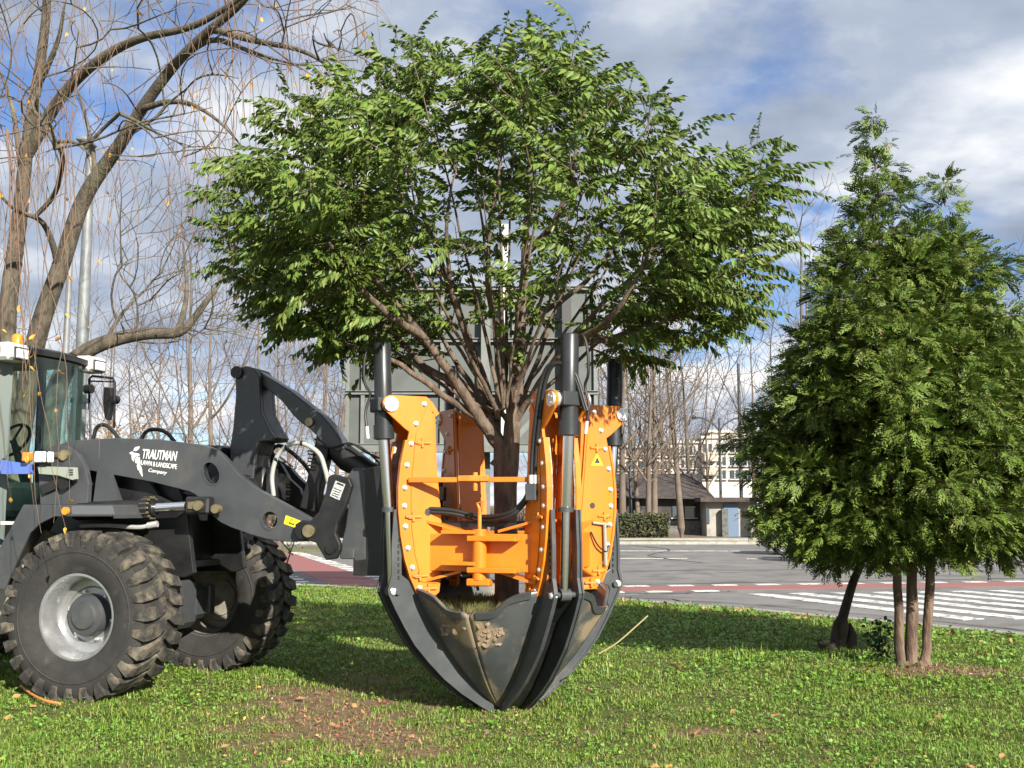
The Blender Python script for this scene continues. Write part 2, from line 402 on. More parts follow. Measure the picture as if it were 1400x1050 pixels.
# painted markings
m_line = mat('road_paint', (.66, .65, .62), .8, c2=(.50, .49, .47), scale=3, bump=.1, c3=(.20, .19, .18), c3scale=6, c3lo=.53, c3hi=.62)
m_red = mat('red_paint', (.30, .095, .085), .85, c2=(.235, .105, .095), scale=2.5, c3=(.17, .14, .13), c3scale=4, c3lo=.55, c3hi=.72)
def strip(name, p0, p1, w, z, m):
    p0 = Vector((p0[0], p0[1], 0)); p1 = Vector((p1[0], p1[1], 0)); d = (p1 - p0).normalized(); q = Vector((-d.y, d.x, 0)) * w / 2
    mb = MB(); up = Vector((0, 0, z)); lo = Vector((0, 0, ROAD_Z - .002))
    mb.add([p0 - q + up, p1 - q + up, p1 + q + up, p0 + q + up, p0 - q + lo, p1 - q + lo, p1 + q + lo, p0 + q + lo], [(0, 1, 2, 3), (0, 4, 5, 1), (1, 5, 6, 2), (2, 6, 7, 3), (3, 7, 4, 0)])
    return mb.build(name, m, road)
ZR, ZW = ROAD_Z + .004, ROAD_Z + .008
# right hand zebra and red cycle crossing
a0 = np.array((4.9, 22.4)); ax = np.array((.985, .17)); st = np.array((.40, -.916))
for i in range(16):
    p = a0 + ax * (i * .88); q = p + st * 5.6
    strip('zebra_stripe', p, q, .44, ZW, m_line)
r0 = np.array((1.6, 23.6))
strip('cycle_crossing', r0, r0 + ax * 30, 1.25, ZR, m_red)
nrm = np.array((-ax[1], ax[0]))
for i in range(26):
    for sgn in (1, -1):
        if sgn < 0 and i % 1 == 0 and i > 2: continue
        p = r0 + ax * (i * 1.02) + nrm * sgn * .80; strip('edge_dash', p, p + ax * .55, .30, ZW, m_line)
# left hand zebra and red cycle crossing
b0 = np.array((-2.55, 24.9)); bx = np.array((-.31, .951)); bn = np.array((bx[1], -bx[0]))
strip('cycle_crossing', b0 - bn * .75, b0 - bn * .75 + bx * 24, 1.3, ZR, m_red)
for i in range(21):
    p = b0 + bn * .12 + bx * (i * 1.0); strip('edge_dash', p, p + bx * .5, .5, ZW, m_line)
for i in range(20):
    p = b0 - bn * 1.75 + bx * (i * 1.02 - .3); strip('zebra_stripe', p, p - bn * 3.4, .45, ZW, m_line)
strip('lane_line', (-60, 47), (60, 43), .15, ZW, m_line)
for i in range(9): strip('lane_dash', (-2 + i * 5, 38.5 - i * .3), (1 + i * 5, 38.3 - i * .3), .13, ZW, m_line)

# far verge with kerb, and the wooded bank behind
m_verge = mat('verge_grass', (.075, .10, .03), .95, c2=(.12, .12, .05), scale=1.2, bump=.5, bscale=12, c3=(.17, .13, .08), c3scale=.7, c3lo=.5, c3hi=.66)
def sheet(name, x0, x1, y0, y1, fn, m, nx=60, ny=24):
    xs = np.linspace(x0, x1, nx); ys = np.linspace(y0, y1, ny); X, Y = np.meshgrid(xs, ys, indexing='ij'); Z = fn(X, Y)
    I = np.arange(nx * ny).reshape(nx, ny); F = np.stack([I[:-1, :-1], I[1:, :-1], I[1:, 1:], I[:-1, 1:]], -1).reshape(-1, 4)
    return tag(np_obj(name, np.stack([X, Y, Z], -1).reshape(-1, 3), F, m, smooth=True), kind='structure')
sheet('verge', -120, 120, 53.06, 60, lambda x, y: .03 + .06 * np.sin(x * .7) * (y > 53.4) * np.sin(y * .9), m_verge, 160, 14)
mb = MB().box((0, 52.98, -.04), (240, .16, .2)); tag(mb.build('far_kerb', m_kerb), kind='structure')
mb = MB().box((0, 56.2, .0), (240, 1.3, .26)); tag(mb.build('far_pavement', mat('far_paving', (.33, .30, .27), .9, c2=(.25, .23, .2), scale=2)), kind='structure')
m_litter = mat('leaf_litter', (.19, .125, .075), .95, c2=(.11, .085, .05), scale=1.5, c3=(.10, .11, .045), c3scale=.35, bump=.8, bscale=8)
sheet('wooded_bank', -260, 260, 60, 330, lambda x, y: .03 + np.clip((y - 60) / 60, 0, 1) ** 1.5 * (1.2 + 1.4 / (1 + np.exp((x + 4) / 5))) + .12 * np.sin(x * .3) * np.sin(y * .21) - .1 * (y < 62), m_litter, 120, 60)
# small grass island in the far left crossing
def isl(x, y): return .05 - .17 * np.clip(((x + 9.5) / 5) ** 2 + ((y - 45) / 1.3) ** 2 - .85, 0, 1)
sheet('traffic_island', -15, -4, 43.3, 46.7, isl, m_verge, 40, 20)

# thin dark strips of uneven width laid over the asphalt
m_strip = mat('dark_strip', (.045, .043, .042), .7)
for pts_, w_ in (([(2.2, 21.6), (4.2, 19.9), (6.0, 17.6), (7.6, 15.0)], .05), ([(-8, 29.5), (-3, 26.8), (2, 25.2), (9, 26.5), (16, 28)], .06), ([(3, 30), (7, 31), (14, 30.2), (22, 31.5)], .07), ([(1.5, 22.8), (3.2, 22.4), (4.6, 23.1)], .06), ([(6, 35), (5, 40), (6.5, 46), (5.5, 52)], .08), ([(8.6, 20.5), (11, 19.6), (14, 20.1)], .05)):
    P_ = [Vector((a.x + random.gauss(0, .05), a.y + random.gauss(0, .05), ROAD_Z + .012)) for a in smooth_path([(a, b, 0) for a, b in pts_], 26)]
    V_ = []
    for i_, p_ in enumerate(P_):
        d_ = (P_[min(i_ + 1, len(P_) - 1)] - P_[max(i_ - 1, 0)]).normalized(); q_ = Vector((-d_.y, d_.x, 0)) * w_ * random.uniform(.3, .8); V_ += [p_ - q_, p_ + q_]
    MB().add(V_, [(2 * i_, 2 * i_ + 2, 2 * i_ + 3, 2 * i_ + 1) for i_ in range(len(P_) - 1)]).build('road_strip', m_strip, road)
# ================================================================== tree spade
SP = Vector((-.065, 9.8, 0)); SP_ANG = [R(-153), R(-63), R(27), R(117)]
spade = empty('tree_spade', SP, 0, 'orange tree spade with dark grey pointed blades holding the leafy tree', 'tree spade')
def tfn(a):
    c, s = math.cos(a), math.sin(a)
    return lambda r, z, t: Vector((c * r - s * t, s * r + c * t, z))
PLATE = [(1.205, 2.47), (1.215, 2.51), (1.20, 2.55), (1.15, 2.575), (.82, 2.575), (.785, 2.55), (.765, 2.47), (.72, 1.97), (.688, 1.66), (.655, 1.34), (.662, 1.14), (.688, .93),
         (.72, .905), (.845, .905), (.875, .935), (.935, 1.06), (.985, 1.21), (1.022, 1.40), (1.045, 1.60), (1.048, 1.80), (1.03, 2.0), (.99, 2.20), (.975, 2.27), (1.02, 2.30), (1.17, 2.425)]
BOLTS = [(.84, 2.51), (.915, 2.34), (.955, 2.17), (.992, 1.99), (1.01, 1.80), (1.012, 1.65), (1.0, 1.48), (.975, 1.30), (.935, 1.14), (.865, .97)]
PINS = [(.86, 2.18), (.935, 1.56), (.87, 1.07), (.79, .965)]
bolt_me = None
def seam_r(z): return float(np.interp(z, [-.15, -.10, -.045, .08, .21, .37, .54, .78, .97, 1.05], [.0, .10, .19, .35, .485, .63, .755, .925, 1.03, 1.06]))
def rail_r(z): return float(np.interp(z, [-.15, -.10, -.04, .08, .21, .36, .50, .70, .90, .97, 1.05, 1.3, 1.62], [.06, .17, .28, .46, .62, .765, .885, 1.01, 1.115, 1.135, 1.10, 1.105, 1.085]))
def blade_r(z, a):                                  # a: angle from the tower, |a| <= 45 deg
    k = abs(a) / R(45); return seam_r(z) * (.885 + .115 * k ** 1.6)
def blade_top(k):                                   # k = |a|/45deg
    return .97 - .035 * min(1, max(0, (k - .2) / .3)) - .14 * (1 / (1 + math.exp(-(k - .62) * 22))) - .035 * max(0, (k - .93) / .07)
def ease(zs): return zs
wide_bolt = MB().lathe([(-.02, .03), (.006, .03), (.006, .022)], (0, 0, 0), (0, 0, 1), 6, False)
wide_bolt.lathe([(.006, .022), (.022, .022), (.026, .016), (.026, 0)], (0, 0, 0), (0, 0, 1), 10)
bolt_o = wide_bolt.build('bolt', M_zinc); bolt_used = [False]
pin_disc_o = None
def put_bolt(parent, pos, nrm, sc=.82):
    o = bolt_o if not bolt_used[0] else share(bolt_o, parent)
    bolt_used[0] = True; o.parent = parent; o.location = pos; o.rotation_euler = Vector(nrm).to_track_quat('Z', 'Y').to_euler(); o.scale = (sc, sc, sc); return o
lock_me = MB().tube([(-.07, 0, 0), (.07, 0, 0)], .011, 8).box((0, 0, 0), (.024, .02, .085), bev=.006).box((.02, 0, .0), (.05, .016, .03))
lock_o = lock_me.build('locking_pin', M_orange_d); lock_used = [False]
for ti, a in enumerate(SP_ANG):
    fn = tfn(a); rad = Vector((math.cos(a), math.sin(a), 0)); tan = Vector((-math.sin(a), math.cos(a), 0))
    for sgn in (-1, 1):
        p = MB().prism(PLATE, fn, sgn * .125, sgn * .152).build('tower_plate', M_orange, spade, bevel=.006)
        for (r, z) in BOLTS: put_bolt(p, fn(r, z, sgn * .153), tan * sgn)
        # raised cover along the inner half of the plate
        cov = [(.80, 2.53), (.915, 2.25), (.93, 2.1), (.955, 1.8), (.95, 1.5), (.915, 1.25), (.85, 1.02), (.70, 1.0), (.672, 1.34), (.705, 1.66), (.735, 1.97), (.78, 2.45)]
        MB().prism(cov, fn, sgn * .1545, sgn * .160).build('cover_plate', M_orange, p, bevel=.002)
        for (r, z) in PINS:
            o = lock_o if not lock_used[0] else share(lock_o, p); lock_used[0] = True; o.parent = p
            o.location = fn(r, z, sgn * .168); o.rotation_euler = (0, 0, a)
        # trunnion pin with bolted cap
        c0 = fn(1.143, 2.497, sgn * .10); c1 = fn(1.143, 2.497, sgn * .172)
        cap = MB().cyl(c0, c1, .062, 28).build('pivot_pin', M_zinc, p, bevel=.006)
        for q in range(4):
            aa = q * math.pi / 2 + .5
            MB().cyl(fn(1.143 + .035 * math.cos(aa), 2.497 + .035 * math.sin(aa), sgn * .172), fn(1.143 + .035 * math.cos(aa), 2.497 + .035 * math.sin(aa), sgn * .180), .010, 8).build('cap_screw', M_zinc, p)
        # outer guide flange and worn slide strip
        edge = [(r, z) for r, z in PLATE[13:22]]
        fl = edge + [(r + .022, z) for r, z in edge[::-1]]
        MB().prism(fl, fn, sgn * .112, sgn * .160).build('guide_flange', M_orange, p)
        fl = [(r - .05, z) for r, z in edge] + [(r + .012, z) for r, z in edge[::-1]]
        MB().prism(fl, fn, sgn * .098, sgn * .1115).build('slide_strip', M_worn, p)
    # inner box of the tower
    MB().prism([(.70, 2.44), (.73, 2.40), (.69, 1.97), (.655, 1.66), (.625, 1.34), (.63, 1.05), (.60, 1.05), (.595, 1.34), (.625, 1.66), (.66, 1.97), (.68, 2.44)], lambda r, z, t: fn(r + .045, z, t), -.122, .122).build('inner_cover', M_orange, spade, bevel=.008)
    MB().prism([(.69, 2.44), (.76, 2.54), (.90, 2.54), (.90, 2.50), (.78, 2.50), (.72, 2.41)], fn, -.122, .122).build('tower_cap', M_orange, spade)
    # hydraulic cylinder
    cy = MB().lathe([(-.01, .0), (0, .066), (.012, .074), (.50, .074), (.50, .086), (.58, .086), (.58, .077), (.70, .077), (.70, .088), (.815, .088), (.825, .06), (.825, .0)], fn(1.172, 3.03, 0), (fn(1.143, 2.2, 0) - fn(1.172, 3.03, 0)).normalized(), 32)
    cyo = cy.build('hydraulic_cylinder', M_cyl, spade)
    MB().prism([(1.045, 2.44), (1.24, 2.44), (1.24, 2.56), (1.045, 2.56)], fn, -.1, .1).build('trunnion_block', M_cyl, cyo, bevel=.012)
    MB().cyl(fn(1.143, 2.21, 0), fn(1.09, 1.62, 0), .049, 28).build('piston_rod', M_chrome, cyo)
    MB().cyl(fn(1.09, 1.64, 0), fn(1.09, 1.60, 0), .064, 24).build('rod_collar', M_spade, cyo)
    MB().cyl(fn(1.09, 1.61, 0), fn(1.055, .95, 0), .036, 20).build('inner_rod', M_chrome, cyo)
    hs = -1 if ti in (0, 3) else 1
    MB().tube(smooth_path([fn(1.20, 3.0, hs * .05), fn(1.26, 3.01, hs * .07), fn(1.295, 2.9, hs * .09), fn(1.29, 2.7, hs * .10), fn(1.235, 2.6, hs * .10), fn(1.27, 2.45, hs * .115), fn(1.262, 2.30, hs * .10)], 24), .012, 8).build('cylinder_hose', M_hose, cyo)
    MB().cyl(fn(1.262, 2.32, hs * .10), fn(1.255, 2.22, hs * .09), .016, 8).build('hose_fitting', M_zinc, cyo)
    # blade
    NA, NS = 33, 30; mb = MB(); Vv = []
    for i in range(NA):
        aa = -R(44.7) + 2 * R(44.7) * i / (NA - 1); k = abs(aa) / R(45)
        zt = blade_top(k)
        for j in range(NS):
            q = j / (NS - 1); z = zt + (-.15 - zt) * (1 - (1 - q) ** 1.25); r = max(.004, blade_r(z, aa))
            Vv.append(fn(r * math.cos(aa), z, r * math.sin(aa)))
    Ff = [(i * NS + j, (i + 1) * NS + j, (i + 1) * NS + j + 1, i * NS + j + 1) for i in range(NA - 1) for j in range(NS - 1)]
    mb.add(Vv, Ff, True); bl = mb.build('blade', M_blade, spade)
    mk = np.array([(abs(-1 + 2 * i / (NA - 1)), (blade_top(abs(-1 + 2 * i / (NA - 1))) + (-.15 - blade_top(abs(-1 + 2 * i / (NA - 1)))) * (1 - (1 - j / (NS - 1)) ** 1.25)), (-1 if i < NA / 2 else 1)) for i in range(NA) for j in range(NS)])
    mud = np.clip(1.0 - (mk[:, 1] + .12) / .42, 0, 1) * .75 + np.clip((mk[:, 0] - .72) / .28, 0, 1) * .42 + np.exp(-((mk[:, 1] - .62) / .11) ** 2) * np.clip((mk[:, 0] - .35) / .5, 0, 1) * .95
    bl.data.attributes.new('mud', 'FLOAT', 'POINT').data.foreach_set('value', mud.astype(np.float32))
    q = bl.modifiers.new('solid', 'SOLIDIFY'); q.thickness = .022; q.offset = -1
    # raised rim band of the blade
    for sgn in (-1, 1):
        Vv = []; n = 22
        for i in range(n):
            k = .30 + .62 * i / (n - 1); aa = sgn * k * R(45); zt = blade_top(k)
            for dz, dr in ((.008, 0.0), (.004, .016), (-.05, .016), (-.055, .0)):
                z = zt + dz; r = blade_r(min(z, .97), aa) + dr; Vv.append(fn(r * math.cos(aa), z, r * math.sin(aa)))
        Ff = [(i * 4 + j, (i + 1) * 4 + j, (i + 1) * 4 + (j + 1) % 4, i * 4 + (j + 1) % 4) for i in range(n - 1) for j in range(4)] + [(0, 1, 2, 3), ((n - 1) * 4, (n - 1) * 4 + 1, (n - 1) * 4 + 2, (n - 1) * 4 + 3)]
        MB().add(Vv, Ff).build('rim_band', M_spade, bl)
        # outer rail
        zs = [1.62, 1.5, 1.35, 1.2, 1.08, 1.0, .96, .92, .8, .65, .5, .36, .21, .08, -.04, -.10, -.14]
        outer = [(rail_r(z), z) for z in zs]
        inner = [((rail_r(z) - .085) if z > 1.0 else max(.01, blade_r(z, 0) - .012), z) for z in zs]
        MB().prism(outer + inner[::-1], fn, sgn * .095, sgn * .122).build('rail', M_spade, bl, bevel=.004)
        MB().prism([(r + .012, z) for r, z in outer] + [(r - .012, z) for r, z in outer[::-1]], fn, sgn * .1225, sgn * .138).build('rail_flange', M_spade, bl)
        # slots in the upper rail
        for zq in np.linspace(1.58, 1.06, 11):
            MB().box(fn(rail_r(zq) - .055, zq, sgn * .124), (.012, .012, .03), Matrix.Rotation(a, 3, 'Z')).build('rail_stud', M_black, bl)
        put_bolt(bl, fn(1.095, .945, sgn * .124), tan * sgn, 1.15)
    MB().prism([(rail_r(z) - .07 if z > .9 else blade_r(z, 0) + .012, z) for z in (.92, .7, .5, .3, .1, -.05)] + [(blade_r(z, 0) - .01, z) for z in (-.05, .1, .3, .5, .7, .92)], fn, -.094, .094).build('rail_web', M_black, bl)
    MB().cyl(fn(1.058, .945, -.155), fn(1.058, .945, .155), .024, 16).cyl(fn(1.058, .945, -.045), fn(1.058, .945, .045), .05, 20).build('blade_pin', M_spade, bl)
    # crusts of dried mud on the outer face near the seam
    rr = random.Random(ti + 3)
    for q in range(20 if ti < 2 else 5):
        sg = 1 if (ti == 0) else -1
        if ti == 0: k = rr.uniform(.42, .93); z = rr.gauss(.66, .05)
        else: k = rr.uniform(.62, .95); z = rr.gauss(.62, .05)
        aa = sg * k * R(45); z = min(z, blade_top(k) - .07); r = blade_r(z, aa) + .002
        c = fn(r * math.cos(aa), z, r * math.sin(aa)); s0 = rr.uniform(.008, .026)
        bm = bmesh.new(); bmesh.ops.create_icosphere(bm, subdivisions=2, radius=s0)
        for v in bm.verts: v.co = v.co * rr.uniform(.6, 1.25)
        nrm = (rad * math.cos(aa) + tan * math.sin(aa)); rot = Vector(nrm).to_track_quat('Z', 'Y').to_matrix()
        sc = Vector((rr.uniform(.7, 1.5), rr.uniform(.7, 1.6), .07))
        for v in bm.verts: v.co = c + rot @ Vector((v.co.x * sc.x, v.co.y * sc.y, v.co.z * sc.z))
        me = bpy.data.meshes.new('mud_clod'); bm.to_mesh(me); bm.free()
        me.materials.append(mat('dried_mud', (.20, .14, .085), .95, c2=(.28, .21, .14), scale=20, bump=.6, bscale=60))
        o = bpy.data.objects.new('mud_clod', me); col.objects.link(o); o.parent = bl

# ring beams between the towers; the front one is the hinged gate
def tp(i, r, t): return tfn(SP_ANG[i])(r, 0, t)
def beam(i, j, gate=False):
    A = tp(i, .86, .15); B = tp(j, .86, -.15); d = (B - A).normalized(); n = Vector((d.y, -d.x, 0))
    if n.dot(A + B) < 0: n = -n
    ln = (B - A).length; mid = (A + B) / 2
    rot = Matrix((d, n, Vector((0, 0, 1)))).transposed()
    bo = MB().box(mid - n * .11 + Vector((0, 0, 1.265)), (ln - .05, .12, .31), rot).build('ring_beam', M_orange, spade, bevel=.008)
    for P, sg in ((A, 1), (B, -1)):                # tapered gussets above and below
        for z0, dz in ((1.43, .09), (1.10, -.09)):
            q = [P - n * .02, P + d * sg * .34 - n * .05, P + d * sg * .34 - n * .17, P - n * .30]
            up = Vector((0, 0, z0)); th = Vector((0, 0, .022))
            q2 = [q[0] + Vector((0, 0, dz)), q[1], q[2], q[3] + Vector((0, 0, dz))]
            MB().add([x + up for x in q2] + [x + up + th for x in q2], [(3, 2, 1, 0), (4, 5, 6, 7), (0, 1, 5, 4), (1, 2, 6, 5), (2, 3, 7, 6), (3, 0, 4, 7)]).build('gusset', M_orange, bo)
    return bo, A, B, d, n, mid, rot
for i, j in ((0, 1), (1, 2), (2, 3), (3, 0)):
    bo, A, B, d, n, mid, rot = beam(i, j)
    if (i, j) != (0, 1): continue
    hp = mid + d * .03 + n * .03
    MB().cyl(hp + Vector((0, 0, 1.05)), hp + Vector((0, 0, 1.46)), .058, 24).build('hinge_barrel', M_orange, bo, bevel=.006)
    MB().cyl(hp + Vector((0, 0, 1.46)), hp + Vector((0, 0, 1.63)), .016, 12).tube([hp + Vector((0, 0, 1.62)), hp + d * -.02 + Vector((0, 0, 1.67)), hp + d * .03 + Vector((0, 0, 1.69)), hp + d * .03 + Vector((0, 0, 1.6))], .013, 8).build('hinge_pin', M_orange_d, bo)
    for z in (1.385, 1.13):
        MB().box(hp + d * .12 + Vector((0, 0, z)), (.42, .13, .045), rot, bev=.006).build('hinge_lug', M_orange, bo)
        MB().box(hp - d * .17 + n * .0 + Vector((0, 0, z + .05)), (.30, .12, .03), rot, bev=.004).build('hinge_lug', M_orange, bo)
    MB().box(hp - d * .0 + n * .0 + Vector((0, 0, 1.03)), (.2, .1, .06), rot, bev=.01).build('hinge_foot', M_orange, bo)
    # slim upper bar with its clasp
    A2 = tp(0, .98, .17); B2 = tp(1, .80, -.16)
    d2 = (B2 - A2).normalized(); n2 = Vector((d2.y, -d2.x, 0)); rot2 = Matrix((d2, n2, Vector((0, 0, 1)))).transposed(); m2 = (A2 + B2) / 2 + Vector((0, 0, 1.865))
    ub = MB().box(m2, ((B2 - A2).length, .05, .042), rot2, bev=.004).build('gate_bar', M_orange, spade)
    MB().box(m2 + d2 * .04 + Vector((0, 0, .01)), (.26, .085, .05), rot2, bev=.006).cyl(m2 + d2 * .05 + Vector((0, 0, .06)), m2 + d2 * .05 + Vector((0, 0, -.09)), .02, 12).build('clasp', M_orange_d, ub)
    # hoses sagging behind the gate
    for q in range(2):
        o = Vector((0, 0, .028 * q)); k = -.02 * q
        MB().tube(smooth_path([tp(0, .80, .14) + Vector((0, 0, 1.60)) + o, tp(0, .62, .26) + Vector((0, 0, 1.585)) + o, mid - n * (.14 + k) + Vector((0, 0, 1.535)) + o, tp(1, .66, -.30) + Vector((0, 0, 1.56)) + o, tp(1, .74, -.20) + Vector((0, 0, 1.66)) + o, tp(1, .82, -.185) + Vector((0, 0, 1.76)) + o], 30), .018, 10).build('hose', M_hose, spade)
    MB().box(mid - n * .2 + Vector((0, 0, 1.50)), (.75, .07, .05), rot).build('hose_tray', M_black, spade)
    for q in range(2):                             # hoses climbing the front tower
        o = d * .035 * q
        MB().tube(smooth_path([tp(1, .86, -.19) + Vector((0, 0, 1.84)) + o, tp(1, .88, -.19) + Vector((0, 0, 2.1)) + o, tp(1, .95, -.19) + Vector((0, 0, 2.4)) + o, tp(1, 1.02, -.17) + Vector((0, 0, 2.68)) + o, tp(1, 1.1, -.12) + Vector((0, 0, 2.79)) + o, tp(1, 1.2, .0) + Vector((0, 0, 2.72)) + o * .5, tp(1, 1.27, .08) + Vector((0, 0, 2.4)) + o * .5], 34), .017, 10).build('hose', M_hose, spade)
    MB().box(tp(1, .88, -.20) + Vector((0, 0, 1.76)), (.09, .06, .14), rot, bev=.008).build('valve_block', M_spade, spade)
    for q in range(2): MB().cyl(tp(1, .86, -.19) + d * .035 * q + Vector((0, 0, 1.83)), tp(1, .86, -.19) + d * .035 * q + Vector((0, 0, 1.90)), .021, 10).build('hose_fitting', M_zinc, spade)
# warning triangle on the right rear tower
fn = tfn(SP_ANG[2]); t0 = -.1606
tri = [(.80, 2.02), (.93, 2.02), (.865, 2.13)]
MB().prism(tri, fn, t0, t0 - .0015).build('warning_triangle', M_yellow, spade)
MB().prism([(.835, 2.04), (.895, 2.04), (.865, 2.10)], fn, t0 - .002, t0 - .0032).build('warning_mark', M_ink, spade)
# small lever and lines on the same tower
MB().tube([fn(.80, 1.50, -.18), fn(.98, 1.48, -.19)], .012, 8).tube([fn(.92, 1.49, -.19), fn(.93, 1.12, -.19)], .016, 8).build('gauge_rod', M_olive, spade)
MB().tube(smooth_path([fn(.78, 1.42, -.18), fn(.84, 1.30, -.2), fn(.93, 1.24, -.2), fn(.97, 1.3, -.19)], 14), .008, 6).build('thin_hose', M_hose, spade)
MB().cyl(fn(.81, 1.655, -.1610), fn(.81, 1.655, -.1625), .028, 18).build('plate_hole', M_ink, spade)
fn = tfn(SP_ANG[0]); MB().cyl(fn(.80, 1.60, .1610), fn(.80, 1.60, .1640), .032, 18).build('plate_hole', M_ink, spade)
# mounting frame towards the loader
mfn = tfn(R(163))
mnt = MB().prism([(.78, 1.05), (1.22, 1.05), (1.22, 1.95), (1.0, 2.0), (.78, 1.9)], mfn, -.52, -.47).prism([(.78, 1.05), (1.22, 1.05), (1.22, 1.95), (1.0, 2.0), (.78, 1.9)], mfn, .47, .52).prism([(1.14, 1.05), (1.22, 1.05), (1.22, 1.95), (1.14, 1.95)], mfn, -.47, .47)
mnt.prism([(.70, 1.15), (1.14, 1.15), (1.14, 1.28), (.70, 1.28)], mfn, -.4, .4).prism([(.70, 1.7), (1.14, 1.7), (1.14, 1.83), (.70, 1.83)], mfn, -.4, .4)
mnt.build('mounting_frame', M_black, spade, bevel=.008)
MB().prism([(.9, .95), (1.05, .95), (1.05, 1.2), (.9, 1.2)], mfn, -.6, .0).build('frame_brace', M_orange_d, spade)
# dry straw caught between the blades on the right
MB().tube(smooth_path([Vector((.79, -.42, .42)), Vector((.95, -.45, .52)), Vector((1.2, -.48, .74))], 8), [.006] * 9, 6).build('dry_stalk', mat('straw', (.42, .33, .18), .8), spade)
# ================================================================== wheel loader
LD = empty('wheel_loader', Vector(LC), LTH, 'dark grey wheel loader with big muddy tyres carrying the orange tree spade', 'wheel loader')
def lp(a, b, t): return Vector((a, t, b))           # profile (x, z) extruded along the loader's width
def pair(name, poly, m, ys, bevel=.008):
    out = []
    for y0, y1 in ys: out.append(MB().prism(poly, lp, y0, y1).build(name, m, LD, bevel=bevel))
    return out
# ---- wheels
def tyre_mesh():
    mb = MB()
    prof = [(-.205, .345), (-.225, .37), (-.235, .40), (-.262, .46), (-.272, .52), (-.268, .58), (-.262, .645), (-.240, .682), (-.12, .697), (0, .70), (.12, .697), (.240, .682), (.262, .645), (.268, .58), (.272, .52), (.262, .46), (.235, .40), (.225, .37), (.205, .345)]
    mb.lathe(prof, (0, 0, 0), (0, 1, 0), 72)
    for sg in (-1, 1):                              # moulded ring on the sidewall
        mb.lathe([(sg * .2705, .545), (sg * .276, .55), (sg * .276, .556), (sg * .2695, .561)], (0, 0, 0), (0, 1, 0), 72)
    return mb
def lug_mesh():
    mb = MB(); N = 27; rr = random.Random(5)
    def pol(a, h, r): return Vector((r * math.cos(a), h, r * math.sin(a)))
    for sg in (-1, 1):
        for i in range(N):
            a0 = 2 * math.pi * (i + (.5 if sg > 0 else 0)) / N
            w = R(4.5); st = [(.272, .590, .596, 0, .60), (.279, .640, .650, 0, .8), (.270, .672, .722, .0, .95), (.20, .68, .737, .012, 1.02), (.105, .685, .736, .04, 1.16), (.012, .69, .736, .10, 1.14)]
            A = []
            for h, rb, rt, da, ww in st:
                d = da * 1.2; j = rr.uniform(-.006, .006)
                A += [pol(a0 + d - w * ww, sg * h * .97, rb), pol(a0 + d - w * ww * .86 + j, sg * h, rt), pol(a0 + d + w * ww * .86 + j, sg * h, rt), pol(a0 + d + w * ww, sg * h * .97, rb)]
            F = []
            for q in range(len(st) - 1):
                for k in range(3): F.append((q * 4 + k, q * 4 + k + 1, q * 4 + k + 5, q * 4 + k + 4))
            F += [(0, 1, 2, 3), (len(A) - 4, len(A) - 3, len(A) - 2, len(A) - 1)]
            mb.add(A, F)
    return mb
AXX, AXZ = -.19, .695
def wheel(y, side):
    """side -1: outer face towards -y"""
    rim = MB().lathe([(.21 * 1, .375), (.225, .372), (.225, .352), (.20, .338), (.15, .333), (.13, .318), (.02, .31), (-.06, .318), (-.10, .33), (-.18, .338), (-.205, .350), (-.222, .366), (-.224, .378), (-.21, .384)], (0, 0, 0), (0, -side * -1.0, 0), 64)
    w = rim.build('wheel', M_rim if side < 0 else M_rimdirty, LD)
    w.location = (AXX, y, AXZ); w.rotation_euler = (0, 0, 0)
    s = side
    MB().lathe([(s * .03, .312), (s * .03, .25), (s * .015, .235), (s * .015, .0)], (0, 0, 0), (0, 1, 0), 48).build('rim_disc', M_rim if side < 0 else M_rimdirty, w)
    MB().lathe([(s * .0, .185), (s * .09, .182), (s * .12, .165), (s * .125, .12), (s * .145, .11), (s * .15, .0)], (0, 0, 0), (0, 1, 0), 40).build('hub_cap', M_grey, w)
    for q in range(12):
        aa = q * math.pi / 6; c = Vector((.215 * math.cos(aa), s * .02, .215 * math.sin(aa)))
        if q % 2 == 0: MB().cyl(c, c + Vector((0, s * .03, 0)), .013, 6).build('wheel_nut', M_zinc, w)
    MB().box((0, 0, 0), (.001, .001, .001)) if False else None
    t = tyre_mesh().build('tyre', M_rubber, w); t.location = (0, 0, 0)
    lm = lug_mesh().build('tread', M_lug, w)
    w.rotation_euler = (0, R(11), 0); w.scale = (1.01, 1.10, 1.01)
    return w
wheel(-.985, -1); fw = wheel(1.03, 1); fw.location.x += .08; fw.scale = (1.03, 1.2, 1.03)
# ---- axle and front frame
MB().tube([(AXX, -.72, AXZ), (AXX, -.45, AXZ), (AXX, .45, AXZ), (AXX, .72, AXZ)], [.17, .2, .2, .17], 20).build('axle', M_grey, LD)
MB().box((AXX, 0, AXZ + .02), (.55, .62, .50), bev=.06).box((AXX + .05, .45, AXZ), (.34, .3, .34), bev=.05).box((AXX + .22, .56, AXZ + .02), (.12, .12, .30), bev=.02).build('axle_housing', M_grey, LD)
MB().prism([(AXX + .10, AXZ + .09), (AXX + .19, AXZ + .09), (AXX + .145, AXZ + .17)], lp, .299, .296).build('warning_sticker', M_yellow, LD)
for q in range(8):
    aa = q * math.pi / 4; MB().cyl((AXX + .16 * math.cos(aa), .60, AXZ + .16 * math.sin(aa)), (AXX + .16 * math.cos(aa), .67, AXZ + .16 * math.sin(aa)), .02, 6).build('axle_bolt', M_zinc, LD)
fr = [(-1.3, 1.0), (-.5, 1.0), (.40, 1.0), (.50, 1.04), (.40, 1.62), (.1, 1.75), (-.1, 2.02), (-.35, 2.1), (-.9, 2.15), (-1.05, 1.6), (-1.35, 1.2)]
